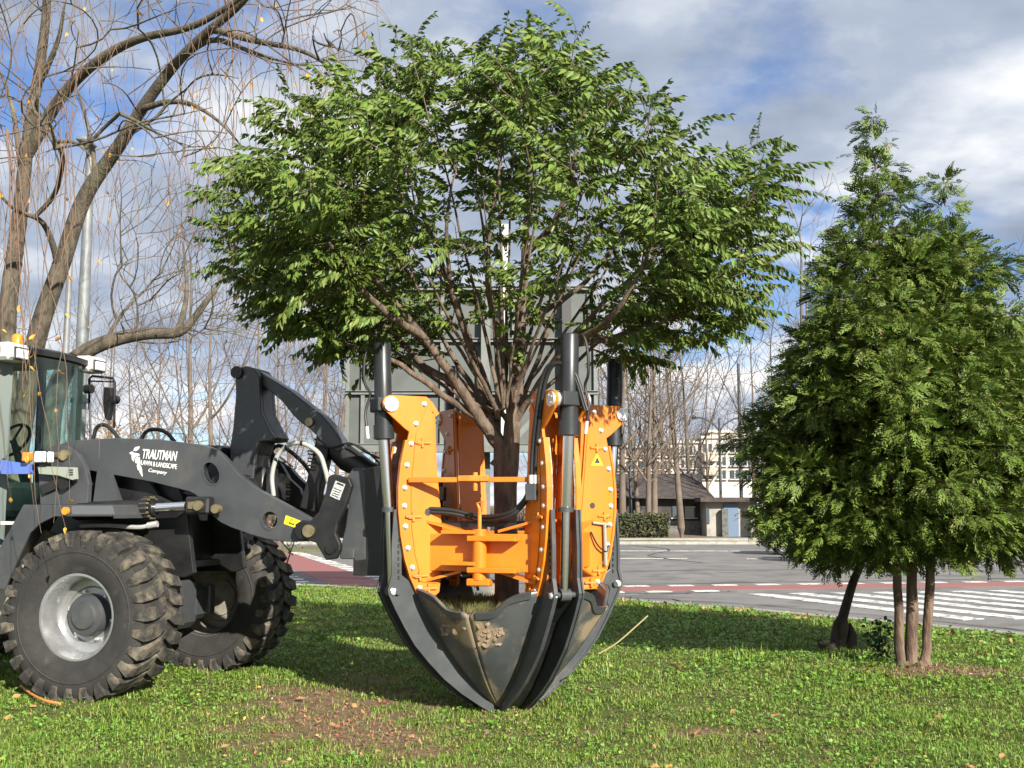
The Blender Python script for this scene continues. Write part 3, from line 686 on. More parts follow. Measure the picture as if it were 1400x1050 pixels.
pair('front_frame', fr, M_black, [(-.50, -.44), (.44, .50)])
MB().box((-.5, 0, 1.1), (1.5, .86, .06)).box((.1, 0, 1.35), (.06, .87, .6)).build('frame_cross_plate', M_black, LD)
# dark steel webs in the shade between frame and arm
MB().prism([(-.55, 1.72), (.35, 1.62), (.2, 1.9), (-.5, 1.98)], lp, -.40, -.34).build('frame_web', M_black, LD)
# pivot tower plate with rounded edge
pts = [L2(55, 690, -.76)] + [L2(u, v, -.76) for u, v in ((52, 640), (58, 616), (75, 608), (92, 610), (107, 621), (117, 640), (121, 662), (119, 690))]
MB().prism(pts, lp, -.76, -.70).build('pivot_plate', M_grey, LD, bevel=.006)
p = L3(86, 622, -.79); MB().cyl(p, p + Vector((0, .06, 0)), .05, 20).build('pivot_pin', M_brass, LD, bevel=.006)
MB().box(p + Vector((-.05, .015, -.0)), (.10, .02, .05), bev=.01).build('pin_lock', M_brass, LD)
MB().prism([(-.46, 1.68), (-.17, 1.68), (-.29, 1.95), (-.43, 1.98)], lp, -.69, -.64).build('frame_plate', M_grey, LD)
# ---- lift arms
ARM_UP = [(-1.02, 2.12), (-.90, 2.23), (-.756, 2.268), (-.28, 2.285), (.186, 2.262), (.507, 2.222), (.66, 2.20), (.76, 2.165), (.84, 2.11), (.90, 2.05), (.96, 1.985), (1.03, 1.92), (1.11, 1.86), (1.2, 1.80), (1.39, 1.708), (1.60, 1.605), (1.74, 1.53)]
ARM_LO = [(1.77, 1.46), (1.75, 1.38), (1.67, 1.34), (1.55, 1.335), (1.442, 1.34), (1.30, 1.36), (1.154, 1.395), (.941, 1.462), (.84, 1.505), (.76, 1.56), (.70, 1.63), (.63, 1.715), (.57, 1.76), (.508, 1.785), (.125, 1.872), (-.25, 1.935), (-.598, 1.993), (-.90, 2.02), (-1.0, 2.06)]
def arm(y0, y1):
    """arm plate with the two cut-outs, built as a bmesh with holes"""
    bm = bmesh.new(); out = ARM_UP + ARM_LO
    def circ(cx, cz, rx, rz, rot, n=22): 
        return [(cx + math.cos(rot) * rx * math.cos(2 * math.pi * k / n) - math.sin(rot) * rz * math.sin(2 * math.pi * k / n), cz + math.sin(rot) * rx * math.cos(2 * math.pi * k / n) + math.cos(rot) * rz * math.sin(2 * math.pi * k / n)) for k in range(n)]
    hc = [L2(291, 647, -.62), L2(371, 711, -.62)]
    loops = [out, circ(*hc[0], .105, .075, R(-58)), circ(*hc[1], .075, .075, 0)]
    edges = []
    for lo in loops:
        vs_ = [bm.verts.new((a, y0, b)) for a, b in lo]
        edges += [bm.edges.new((vs_[i], vs_[(i + 1) % len(vs_)])) for i in range(len(vs_))]
    bmesh.ops.triangle_fill(bm, edges=edges, use_beauty=True)
    ext = bmesh.ops.extrude_face_region(bm, geom=bm.faces[:])
    for v in [e for e in ext['geom'] if isinstance(e, bmesh.types.BMVert)]: v.co.y = y1
    bmesh.ops.recalc_face_normals(bm, faces=bm.faces)
    me = bpy.data.meshes.new('lift_arm'); bm.to_mesh(me); bm.free(); me.materials.append(M_grey)
    o = bpy.data.objects.new('lift_arm', me); col.objects.link(o); o.parent = LD
    b = o.modifiers.new('bevel', 'BEVEL'); b.width = .006; b.segments = 2; b.limit_method = 'ANGLE'; b.angle_limit = R(50)
    for c, rx, rz, ro in ((hc[0], .105, .075, R(-58)), (hc[1], .075, .075, 0)):
        lo = circ(*c, rx, rz, ro); lo2 = circ(*c, rx + .014, rz + .014, ro); n = len(lo); ym = y0 - .006 if y0 < 0 else y0
        V = [Vector((a, ym, b_)) for a, b_ in lo] + [Vector((a, ym, b_)) for a, b_ in lo2] + [Vector((a, y1, b_)) for a, b_ in lo]
        F = [(i, (i + 1) % n, n + (i + 1) % n, n + i) for i in range(n)] + [(i, (i + 1) % n, 2 * n + (i + 1) % n, 2 * n + i) for i in range(n)]
        MB().add(V, F, False).build('hole_edge', M_grey, o)
    return o
arm_near = arm(-.645, -.565); arm_far = arm(.645, .565)
MB().cyl((.80, -.56, 1.80), (.80, .56, 1.80), .15, 28).box((.80, 0, 1.80), (.42, .30, .46), bev=.03).build('cross_tube', M_black, LD)
MB().box((.35, .0, 2.16), (.5, .55, .13), bev=.02).build('arm_cover', M_black, LD)
c = L3(372, 712, -.64); MB().tube(smooth_path([c + Vector((-.02, .07, -.05)), c + Vector((.03, .03, .0)), c + Vector((.035, .03, .055))], 10), .01, 6).build('hook', M_black, LD)
# lettering and emblem on the near arm
def text_obj(body, px, size_px, shear, ly, name='lettering', sx=1.0, slope=0.0):
    cu = bpy.data.curves.new('txt', 'FONT'); cu.body = body; cu.size = 1; cu.shear = shear; cu.extrude = .004; cu.offset = .012 if size_px > 8 else .0
    o = bpy.data.objects.new('txt', cu); col.objects.link(o); bpy.context.view_layer.update()
    dg = bpy.context.evaluated_depsgraph_get(); me = bpy.data.meshes.new_from_object(o.evaluated_get(dg)); bpy.data.objects.remove(o)
    xs_ = [v.co.x for v in me.vertices]; ys_ = [v.co.y for v in me.vertices]
    w0, w1, h0, h1 = min(xs_), max(xs_), min(ys_), max(ys_)
    A = L3(px[0], px[1], ly); B = L3(px[2], px[3], ly)          # lower left and lower right of the line of text
    H_ = size_px / 147.0
    for v in me.vertices:
        a = (v.co.x - w0) / (w1 - w0); b = (v.co.y - h0) / (h1 - h0)
        q = A.lerp(B, a) + Vector((0, 0, 1)) * H_ * b; q.y = ly - .0015 if v.co.z > 0 else ly + .004; v.co = q
    me.name = name; me.materials.append(M_white); o = bpy.data.objects.new(name, me); col.objects.link(o); o.parent = arm_near; return o
DY = -.6475
text_obj('TRAUTMAN', (195, 627, 242, 630.5), 13.2, .28, DY)
text_obj('LAWN & LANDSCAPE', (193, 635.5, 241.5, 641.5), 6.6, .05, DY)
text_obj('Company', (203, 646.5, 228, 650.5), 6.5, .35, DY)
EMB = [[(335, 347), (352, 338), (366, 346), (350, 357)], [(360, 332), (372, 312), (398, 308), (392, 324), (376, 336)], [(350, 366), (372, 346), (394, 352), (396, 366), (380, 362), (366, 376), (362, 398), (352, 386)],
       [(372, 380), (383, 366), (389, 372), (378, 410), (372, 404)], [(388, 376), (397, 372), (402, 408), (392, 436), (384, 416)], [(380, 420), (388, 432), (394, 452), (388, 448)], [(402, 420), (411, 446), (414, 489), (398, 462), (396, 444)], [(343, 358), (358, 352), (354, 362)]]
mb = MB()
for e in EMB: mb.prism([L2(100 + a / 4.375, 540 + b / 4.375, DY) for a, b in e], lp, DY + .004, DY - .0015)
mb.build('emblem', M_white, arm_near)
def sticker(quad, m, ly, parent, name='warning_sticker', d=.0015): return MB().prism([L2(u, v, ly) for u, v in quad], lp, ly + .004, ly - d).build(name, m, parent)
sticker([(391, 704.5), (413, 713), (409, 723.5), (388, 716)], M_yellow, DY, arm_near)
sticker([(394, 715.5), (399.5, 708.5), (402.5, 718.5)], M_ink, DY - .001, arm_near, 'warning_mark')
sticker([(396.3, 714.3), (399.4, 710.5), (401, 716)], M_yellow, DY - .002, arm_near, 'warning_mark')
sticker([(404, 716.5), (410, 718.5), (409.5, 720.5), (403.6, 718.2)], M_ink, DY - .001, arm_near, 'warning_mark')
# ---- lift cylinders
def lift_cyl(y):
    a = Vector((-.62, y, 1.60)); b = Vector((.70, y, 1.655)); d = (b - a).normalized()
    o = MB().lathe([(0, 0), (0, .075), (.05, .085), (.72, .085), (.72, .105), (.80, .105), (.80, .075), (.84, .075), (.84, 0)], a, d, 28).build('lift_cylinder', M_black, LD)
    MB().cyl(a + d * .83, a + d * 1.16, .045, 20).build('lift_rod', M_chrome, o)
    MB().box(b + Vector((-.03, 0, 0)), (.24, .13, .16), bev=.02).build('rod_eye', M_black, o)
    for q in range(14):
        aa = q * math.pi / 7; u = Vector((0, 1, 0)); w = d.cross(u); c = a + d * .73 + (u * math.cos(aa) + w * math.sin(aa)) * .095
        MB().cyl(c, c + d * .09, .011, 6).build('gland_bolt', M_brass, o)
    s = -1 if y < 0 else 1
    MB().cyl(b + Vector((0, s * .06, 0)), b + Vector((0, s * .095, 0)), .045, 20).box(b + Vector((-.05, s * .072, .0)), (.12, .014, .07), bev=.006).build('rod_pin', M_brass, o, bevel=.004)
    MB().cyl(b + Vector((.16, s * .0, -.03)), b + Vector((.16, s * .07, -.03)), .04, 18).build('boss_pin', M_brass, o)
    return o
lift_cyl(-.72); lift_cyl(.72)
MB().tube(smooth_path([(-.5, -.80, 1.47), (-.2, -.82, 1.475), (.1, -.82, 1.46), (.22, -.80, 1.475)], 14), .02, 8).build('hose', M_hosegrey, LD)
MB().cyl((.20, -.80, 1.475), (.29, -.79, 1.49), .03, 8).build('hose_fitting', M_zinc, LD)
MB().lathe([(0, .0), (0, .07), (.62, .07), (.62, .085), (.68, .085), (.68, .04), (1.0, .04)], (-.45, -.30, 1.86), (1, 0, -.16), 20).build('tilt_cylinder', M_black, LD)
# ---- bell crank, link and coupler (Z-bar linkage)
BC = [L2(u, v, -.12) for u, v in ((318, 645), (317, 612), (322, 580), (325, 540), (324, 512), (330, 503), (340, 501), (350, 504), (357, 514), (358, 545), (360, 566), (372, 590), (378, 598), (374, 603), (358, 604), (352, 622), (348, 668), (338, 690))]
bc = [MB().prism(BC, lp, y0, y1).build('bell_crank', M_grey, LD, bevel=.01) for y0, y1 in ((-.16, -.10), (.10, .16))]
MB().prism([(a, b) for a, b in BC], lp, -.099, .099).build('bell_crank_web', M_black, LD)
c = L3(336, 512, 0); MB().cyl(c + Vector((0, -.19, 0)), c + Vector((0, .19, 0)), .06, 20).build('crank_pin', M_black, LD)
LK = [L2(u, v, -.1) for u, v in ((336, 505), (350, 505), (362, 513), (395, 533), (424, 556), (438, 566), (452, 582), (466, 602), (470, 612), (462, 618), (444, 612), (432, 596), (422, 586), (408, 576), (398, 566), (384, 548), (362, 530), (350, 522))]
MB().prism(LK, lp, -.085, .085).build('tilt_link', M_grey, LD, bevel=.012)
c = L3(424, 577, -.09); MB().cyl(c, c + Vector((0, -.03, 0)), .04, 18).build('link_pin', M_brass, LD)
MB().prism([L2(u, v, -.05) for u, v in ((434, 590), (452, 592), (447, 630), (430, 700), (410, 694), (424, 640))], lp, -.06, .06).build('coupler_link', M_black, LD, bevel=.01)
for q, v in enumerate((622, 632, 642)):
    c = L3(425, v, -.07); MB().tube([c + Vector((.05, 0, 0)), c + Vector((-.03, 0, .01)), c + Vector((-.03, 0, .04)), c + Vector((.05, 0, .03))], .008, 6).build('hose_clip', M_black, LD)
MB().tube([L3(452, 606, .05), L3(476, 628, .05), L3(505, 645, .05), L3(530, 652, .05)], [.10, .12, .10, .09], 16).build('tilt_cylinder', M_black, LD)
CP = [L2(u, v, -.70) for u, v in ((402, 728), (405, 716), (414, 711), (424, 713), (436, 700), (446, 672), (449, 652), (456, 648), (478, 654), (482, 664), (474, 690), (462, 716), (460, 730), (466, 744), (466, 752), (460, 764), (446, 766), (438, 752), (432, 742), (420, 738), (408, 738))]
for o in pair('coupler_plate', CP, M_black, [(-.715, -.655), (.655, .715)], .012): pass
c = L3(421, 726, -.74); MB().cyl(c, c + Vector((0, .06, 0)), .055, 22).build('coupler_pin', M_brass, LD, bevel=.006)
c = L3(451, 750, -.735); MB().cyl(c, c + Vector((0, .03, 0)), .045, 20).build('coupler_pin', M_black, LD, bevel=.006)
sticker([(459, 657), (472, 662), (464, 684), (451, 678)], M_plate, -.718, LD, 'name_plate')
sticker([(461, 659), (470, 662.5), (469, 665), (460, 661.5)], M_ink, -.720, LD, 'plate_print')
for q in range(4): sticker([(457.5 - q * 1.3, 667 + q * 3), (467 - q * 1.3, 670.6 + q * 3), (466.6 - q * 1.3, 671.6 + q * 3), (457 - q * 1.3, 668 + q * 3)], M_ink, -.720, LD, 'plate_print')
HK = [L2(u, v, -.56) for u, v in ((478, 652), (486, 640), (498, 640), (503, 650), (504, 765), (490, 767), (474, 757), (470, 745), (476, 720), (480, 690))]
pair('coupler_hook', HK, M_grey, [(-.62, -.56), (.56, .62)], .01)
MB().prism([(HK[2][0] - .02, 1.98), (HK[4][0] + .12, 1.95), (HK[4][0] + .12, 1.2), (HK[4][0] - .06, 1.2)], lp, -.555, .555).build('coupler_body', M_black, LD)
MB().box((HK[9][0] + .03, 0, 1.5), (.06, 1.1, .5)).build('coupler_cross_plate', M_black, LD)
MB().box(L3(476, 757, -.62), (.13, .06, .09), bev=.008).build('coupler_foot', M_grey, LD)
MB().tube(smooth_path([L3(374, 678, -.3), L3(372, 650, -.3), L3(380, 622, -.3), L3(398, 607, -.3), L3(416, 607, -.3), L3(436, 620, -.3), L3(444, 640, -.3), L3(449, 660, -.4)], 32), .022, 10).build('grey_hose', M_hosegrey, LD)
for u, v in ((378, 628), (392, 611), (413, 606)): c = L3(u, v, -.3); MB().cyl(c + Vector((-.012, 0, 0)), c + Vector((.012, 0, 0)), .026, 10).build('hose_tie', M_black, LD)
for pts_ in (((400, 640, .3), (372, 620, .2), (385, 610, .2), (420, 640, .2), (440, 690, .2)), ((430, 600, -.1), (450, 612, -.1), (478, 606, -.1), (500, 618, -.1), (522, 628, -.1)), ((465, 611, 0.), (485, 608, 0.), (505, 620, 0.), (525, 640, 0.)), ((127, 603, 0.), (132, 585, 0.), (143, 581, 0.), (155, 590, 0.), (165, 604, 0.)), ((192, 604, .1), (200, 590, .1), (214, 587, .1), (228, 592, .1), (239, 604, .1))):
    MB().tube(smooth_path([L3(*q) for q in pts_], 24), .02 if pts_[0][0] < 420 else .010, 8).build('hose', M_hose, LD)
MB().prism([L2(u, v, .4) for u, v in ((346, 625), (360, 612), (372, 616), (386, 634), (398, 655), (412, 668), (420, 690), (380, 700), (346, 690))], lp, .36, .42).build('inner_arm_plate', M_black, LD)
# ---- fender, mudguard and steps
FEN = [L2(u, v, -1.22) for u, v in ((-18, 800), (0, 752), (34, 690), (151, 690), (155, 704))]
n = len(FEN); low = [L2(u, v, -1.22) for u, v in ((155, 706), (76, 706), (56, 716), (42, 730), (8, 806))]
MB().prism(FEN + low, lp, -1.24, -1.215).build('fender', M_grey, LD, bevel=.004)
MB().prism(FEN + [(a, b - .03) for a, b in FEN[::-1]], lp, -1.214, -.70).build('fender_top', M_grey, LD)
MB().prism([L2(u, v, -1.24) for u, v in ((97.5, 691.5), (154, 691.5), (157, 703.5), (99, 703.5))], lp, -1.2405, -1.246).build('fender_step', mat('step_grey', (.11, .118, .128), .4, coat=.2), LD)
c = L3(91, 698.5, -1.24); MB().cyl(c, c + Vector((0, -.025, 0)), .034, 20).build('side_reflector', M_amber, LD, bevel=.006)
MB().prism([L2(u, v, -.8) for u, v in ((48, 720), (75, 730), (95, 748), (60, 800), (30, 860), (-5, 868), (-20, 790), (20, 745))], lp, -.8, -.76).build('mudguard', M_dirtpanel, LD)
MB().box(L3(28, 776, -.83), (.20, .06, .07), bev=.01).build('step_bracket', M_olive, LD)
MB().box(L3(10, 715, -.9), (.30, .04, .03)).build('grab_rail', M_lamp, LD)
# ---- lights and panels at the front of the cab
c = L3(60, 625, -.86); MB().box(c, (.15, .10, .125), bev=.015).build('headlight', M_black, LD)
MB().box(c + Vector((.0, -.052, 0)), (.125, .02, .10), bev=.012).box(c + Vector((.072, 0, 0)), (.02, .085, .10), bev=.01).build('headlight_lens', M_lens, LD)
c = L3(37.5, 625, -.86); MB().box(c, (.07, .09, .085), bev=.012).build('turn_signal', M_amber, LD)
MB().prism([L2(u, v, -.8) for u, v in ((4, 629), (46, 635), (46, 648), (4, 648))], lp, -.83, -.80).build('blue_panel', M_blue, LD)
MB().prism([L2(u, v, -.84) for u, v in ((52, 637.5), (103, 639), (104, 655), (100, 656.5), (80, 650), (54, 648))], lp, -.85, -.80).build('headlight_bracket', M_olive, LD, bevel=.004)
for q in range(3):
    c = L3(97, 642.5 + q * 3.2, -.852); MB().box(c, (.04, .006, .012)).build('bracket_slot', M_ink, LD)
c = L3(86, 661, -.82); MB().cyl(c, c + Vector((0, .1, 0)), .06, 18).build('frame_boss', M_black, LD)
MB().prism([L2(u, v, -.78) for u, v in ((56, 664), (92, 650), (92, 662), (60, 676))], lp, -.80, -.765).build('frame_gap', M_black, LD)
# ---- cab
M_glass = bpy.data.materials.new('cab_glass'); M_glass.use_nodes = True
gb = M_glass.node_tree.nodes['Principled BSDF']; gb.inputs['Base Color'].default_value = (.62, .80, .76, 1); gb.inputs['Roughness'].default_value = .02
gb.inputs['Transmission Weight'].default_value = 1; gb.inputs['IOR'].default_value = 1.02; gb.inputs['Specular IOR Level'].default_value = .9; gb.inputs['Coat Weight'].default_value = .6; gb.inputs['Coat Roughness'].default_value = .02
cab = empty('cab', (-1.45, -.08, 0)); cab.parent = LD
CW, CD, Z0, Z1 = .66, 1.45, 1.15, 3.13             # half width, depth, floor, roof underside
def cb(x, y, z): return Vector((x, y, z))
# front glass bulges forward; outline in plan
plan = [(-CD, -CW), (-.62, -CW), (-.12, -CW + .03), (-.02, -CW + .12), (.06, -.25), (.08, 0), (.06, .25), (-.02, CW - .12), (-.12, CW - .03), (-.62, CW), (-CD, CW)]
roof_prof = [(Z1, .0), (Z1 + .015, .03), (Z1 + .07, .03), (Z1 + .10, -.04)]
V = []; F = []; npn = len(plan)
for z, gexp in roof_prof:
    for x, y in plan:
        V.append(Vector((x + gexp * (1 if x > -.3 else -1), y + gexp * (1 if y > 0 else -1), z)))
for i in range(len(roof_prof) - 1):
    for k in range(npn): F.append((i * npn + k, i * npn + (k + 1) % npn, (i + 1) * npn + (k + 1) % npn, (i + 1) * npn + k))
F += [tuple(range(npn)), tuple(range((len(roof_prof) - 1) * npn, len(roof_prof) * npn))]
MB().add(V, F).build('cab_roof', M_black, cab)
# glass panes between plan points, pillars at the corners
zb = [1.80, 1.80, 1.70, 1.55, 1.55, 1.55, 1.55, 1.55, 1.70, 1.80, 1.80]
def pane(i0, i1, z0, z1, name):
    pts_ = plan[i0:i1 + 1]; n = len(pts_); V = [Vector((x, y, z0)) for x, y in pts_] + [Vector((x, y, z1)) for x, y in pts_] + [Vector((x - .008, y * .99, z0)) for x, y in pts_] + [Vector((x - .008, y * .99, z1)) for x, y in pts_]
    F = [(i, i + 1, n + i + 1, n + i) for i in range(n - 1)] + [(2 * n + i, 3 * n + i, 3 * n + i + 1, 2 * n + i + 1) for i in range(n - 1)]
    F += [(0, n, 3 * n, 2 * n), (n - 1, 2 * n - 1, 4 * n - 1, 3 * n - 1)] + [(i, 2 * n + i, 2 * n + i + 1, i + 1) for i in range(n - 1)] + [(n + i, n + i + 1, 3 * n + i + 1, 3 * n + i) for i in range(n - 1)]
    return MB().add(V, F, True).build(name, M_glass, cab)
pane(3, 7, 1.52, Z1, 'windscreen'); pane(1, 2, 1.7, Z1, 'side_window'); pane(8, 9, 1.7, Z1, 'side_window')
M_pillar = mat('pillar_green', (.07, .095, .085), .4, coat=.3)
for i, j in ((2, 3), (7, 8)):
    a, b = plan[i], plan[j]; MB().prism([(a[0], a[1]), (b[0], b[1]), (b[0] - .05, b[1] * .93), (a[0] - .05, a[1] * .93)], lambda x, y, t: Vector((x, y, t)), Z0, Z1).build('pillar', M_pillar, cab)
for y in (-CW, CW):
    for x in (-.62, -CD): MB().box((x, y * .975, (Z0 + Z1) / 2), (.07, .05, Z1 - Z0)).build('pillar', M_black, cab)
MB().box((-.75, 0, 1.32), (1.4, 1.26, .36)).build('cab_floor', M_black, cab)
for y in (-CW, CW): MB().box((-1.0, y * .97, 1.60), (.9, .035, .36)).build('lower_panel', M_grey, cab)
MB().box((-CD, 0, 2.0), (.05, 1.2, 1.2)).build('rear_wall', M_black, cab)
MB().box((-1.0, -.0, 1.83), (.5, .5, .16), bev=.05).box((-1.25, 0, 2.25), (.16, .5, .80), Matrix.Rotation(-.12, 3, 'Y'), bev=.05).box((-1.32, 0, 2.74), (.1, .26, .2), bev=.03).build('driver_seat', M_seat, cab)
sw = MB(); ring = [Vector((-.42 + .19 * math.cos(a) * .55, .0 + .2 * math.sin(a), 2.32 + .19 * math.cos(a) * .83)) for a in np.linspace(0, 2 * math.pi, 26)]
sw.tube(ring, .016, 8, cap=False); 
for a in (0, 2.1, 4.2): sw.tube([(-.42, 0, 2.32), (-.42 + .19 * math.cos(a) * .55, .2 * math.sin(a), 2.32 + .19 * math.cos(a) * .83)], .012, 6)
sw.tube([(-.42, 0, 2.32), (-.25, 0, 1.9), (-.2, 0, 1.5)], [.03, .05, .06], 10).build('steering_wheel', M_seat, cab)
MB().box((-.28, .0, 1.72), (.28, .5, .34), bev=.06).build('dashboard', mat('dash_grey', (.16, .19, .17), .6), cab)
MB().box((-.09, CW - .115, 2.45), (.01, .045, .42)).build('hivis_sticker', M_hivis, cab)
MB().tube([(.10, -.30, 1.6), (.085, -.05, 2.05)], .012, 6).tube([(.11, -.27, 1.6), (.10, .0, 2.05)], .008, 6).build('wiper', M_black, cab)
def cab_lamp(u, v, ly, n):
    c = L3(u, v, ly) - cab.location; b = MB().box(c, (.20, .30, .17), bev=.03).build('work_lamp', M_lamp, cab)
    MB().box(c + Vector((.105, .02, -.015)), (.02, .21, .125), bev=.008).build('lamp_bezel', M_black, b)
    MB().box(c + Vector((.113, .02, -.015)), (.02, .17, .095), bev=.008).build('lamp_glass', M_lens, b)
cab_lamp(123, 499, .62, 0); cab_lamp(15, 482, -.74, 1)
c = L3(24, 464, -.55) - cab.location; MB().lathe([(0, .055), (.08, .052), (.10, .035), (.10, 0)], c - Vector((0, 0, .05)), (0, 0, 1), 20).build('beacon', M_amber, cab)
# mirror on the far side
MB().tube([L3(122, 560, .9) - cab.location, L3(122, 518, .9) - cab.location, L3(126, 514, .9) - cab.location, L3(154, 517, .9) - cab.location, L3(157, 523, .9) - cab.location, L3(156, 585, .9) - cab.location], .014, 8).tube([L3(123, 521, .9) - cab.location, L3(155, 522, .9) - cab.location], .009, 6).tube([L3(124, 605, .9) - cab.location, L3(123, 552, .9) - cab.location], .012, 6).build('mirror_bracket', M_black, cab)
MB().prism([L2(u, v, .92) for u, v in ((142, 529), (153, 530), (154, 548), (148, 575), (144, 572), (141, 548))], lp, .90, .98).build('mirror', M_black, LD, bevel=.012)
c = L3(155, 546, .9); MB().cyl(c, c + Vector((0, .06, 0)), .05, 14).build('mirror_back', M_black, LD)
c = L3(117, 532, .75); MB().cyl(c, c + Vector((.08, .0, 0)), .05, 14).build('side_lamp', M_black, LD)
# dark rear body behind the fender, partly in view at the left edge
MB().box((-1.95, 0, .98), (1.6, 1.5, .5), bev=.04).build('rear_chassis', M_black, LD)
# rear wheels, out of the picture to the left but part of the machine
for y, sd_ in ((-.985, -1), (.985, 1)):
    w = wheel(y, sd_); w.location.x = -3.15
MB().box((-3.7, 0, 1.55), (1.9, 1.3, 1.1), bev=.12).build('engine_hood', M_grey, LD)
# ================================================================== trees
class Skeleton:
    """branch skeleton grown greedily towards tip points; radii from the pipe model"""
    def __init__(s, cap=60000):
        s.P = np.zeros((cap, 3)); s.par = np.full(cap, -1); s.path = np.zeros(cap); s.rmin = np.zeros(cap); s.n = 0
    def add(s, p, parent):
        i = s.n; s.P[i] = p; s.par[i] = parent; s.path[i] = 0 if parent < 0 else s.path[parent] + np.linalg.norm(s.P[i] - s.P[parent]); s.n += 1; return i
    def chain(s, pts, parent=-1, r0=0.0, r1=0.0):
        for i, p in enumerate(pts):
            parent = s.add(p, parent); s.rmin[parent] = r0 + (r1 - r0) * i / max(1, len(pts) - 1)
        return parent
    def nearest(s, p): return int(np.argmin(((s.P[:s.n] - p) ** 2).sum(1)))
    def grow(s, tips, root, rng, wpath=.45, seg=.25, curve=.10, jit=.03, minz=None, updir=.25):
        order = np.argsort(((tips - root) ** 2).sum(1)); ends = []
        for t in tips[order]:
            Pn = s.P[:s.n]; d = t - Pn; dist = np.sqrt((d ** 2).sum(1)) + 1e-6
            cost = dist + wpath * s.path[:s.n]
            if minz is not None: cost = cost + (Pn[:, 2] < minz) * 50
            cost = cost + np.where((d * (Pn - root)).sum(1) < 0, dist * .6, 0)
            k = int(np.argmin(cost)); a = s.P[k].copy(); L_ = dist[k]; m = max(1, int(L_ / seg)); par = k
            side = rng.normal(0, 1, 3); side -= side.dot(t - a) * (t - a) / L_ ** 2
            for j in range(1, m + 1):
                q = j / m; p = a + (t - a) * q + side * curve * L_ * math.sin(math.pi * q) * .5 - np.array([0, 0, 1]) * updir * .12 * L_ * math.sin(math.pi * q)
                if j < m: p = p + rng.normal(0, jit * seg, 3)
                par = s.add(p, par)
            ends.append(par)
        return ends
    def relax(s, it=3, keep=0):
        n = s.n; cnt = np.bincount(s.par[:n][s.par[:n] >= 0], minlength=n); child = np.full(n, -1); ok = s.par[:n] >= 0; child[s.par[:n][ok][::-1]] = np.nonzero(ok)[0][::-1]
        m = (cnt >= 1) & (s.par[:n] >= 0) & (np.arange(n) >= keep); i = np.nonzero(m)[0]
        for _ in range(it): s.P[i] = s.P[i] * .4 + (s.P[s.par[i]] + s.P[child[i]]) * .3
    def radii(s, tip=.004, ex=2.3, rmax=None):
        r = np.zeros(s.n)
        for i in range(s.n - 1, -1, -1):
            if r[i] == 0: r[i] = tip ** ex
            if s.par[i] >= 0: r[s.par[i]] += r[i] if True else 0
        # interior nodes must not count their own tip twice
        r = r ** (1 / ex)
        if rmax: r = np.minimum(r, rmax)
        return np.maximum(r, s.rmin[:s.n])
    def tubes(s, r, sides):
        """vectorised tubes: one prism per edge"""
        n = s.n; idx = np.nonzero(s.par[:n] >= 0)[0]; pa = s.par[idx]; A = s.P[pa]; B = s.P[idx]; rb = r[idx]
        d = B - A; d = d / (np.linalg.norm(d, axis=1, keepdims=True) + 1e-9)
        main = np.full(n, -1); o = idx[np.argsort(r[idx], kind='stable')]; main[s.par[o]] = o        # thickest child carries the limb on
        T = np.zeros((n, 3)); T[idx] = d; has = main >= 0; T[has] += T[main[has]]; T /= np.linalg.norm(T, axis=1, keepdims=True) + 1e-9
        go = main[pa] == idx; ra = np.where(go, r[pa], np.minimum(r[pa], rb * 1.25)); TA = np.where(go[:, None], T[pa], d); TB_ = T[idx]
        def frame(t):
            u = np.cross(t, np.array([[.31, .93, .18]])); u /= np.linalg.norm(u, axis=1, keepdims=True) + 1e-9; return u, np.cross(t, u)
        ang = 2 * np.pi * np.arange(sides) / sides; ca, sa_ = np.cos(ang)[None, :, None], np.sin(ang)[None, :, None]
        u, w = frame(TA); VA = A[:, None, :] + (u[:, None, :] * ca + w[:, None, :] * sa_) * ra[:, None, None]
        u, w = frame(TB_); VB = B[:, None, :] + (u[:, None, :] * ca + w[:, None, :] * sa_) * rb[:, None, None]
        V = np.concatenate([VA, VB], 1).reshape(-1, 3); base = (np.arange(len(idx)) * 2 * sides)[:, None]
        k = np.arange(sides); q = np.stack([k, (k + 1) % sides, (k + 1) % sides + sides, k + sides], -1)
        F = (base[:, :, None] + q[None]).reshape(-1, 4)
        return V, F, idx
def skel_mesh(sk, tip, ex, rmax=None, thick=.02):
    r = sk.radii(tip, ex, rmax)
    return r
def split_obj(sk, r, big, name_a, name_b, m_a, m_b, parent, sa=9, sb=4):
    """thick wood and thin twigs as two meshes"""
    full_n = sk.n
    V, F, idx = sk.tubes(r, sa); keep = r[idx] >= big
    def pick(V, F, keep, sides):
        Fr = F.reshape(len(keep), sides, 4)[keep]; Vr = V.reshape(len(keep), 2 * sides, 3)[keep]
        base = (np.arange(keep.sum()) * 2 * sides)[:, None, None]; k = np.arange(sides); q = np.stack([k, (k + 1) % sides, (k + 1) % sides + sides, k + sides], -1)
        return Vr.reshape(-1, 3), (base + q[None]).reshape(-1, 4)
    Va, Fa = pick(V, F, keep, sa); oa = np_obj(name_a, Va, Fa, m_a, parent, smooth=True)
    V, F, idx = sk.tubes(r, sb); Vb, Fb = pick(V, F, ~keep, sb); ob = np_obj(name_b, Vb, Fb, m_b, parent, smooth=True)
    return oa, ob
def rot_frames(axis, up, rng=None, roll=0.0):
    x = axis / (np.linalg.norm(axis, axis=1, keepdims=True) + 1e-9); y = np.cross(up, x); y /= (np.linalg.norm(y, axis=1, keepdims=True) + 1e-9); z = np.cross(x, y)
    if rng is not None:
        a = rng.normal(0, roll, len(x))[:, None]; y, z = y * np.cos(a) + z * np.sin(a), z * np.cos(a) - y * np.sin(a)
    return np.stack([x, y, z], -1)                  # columns
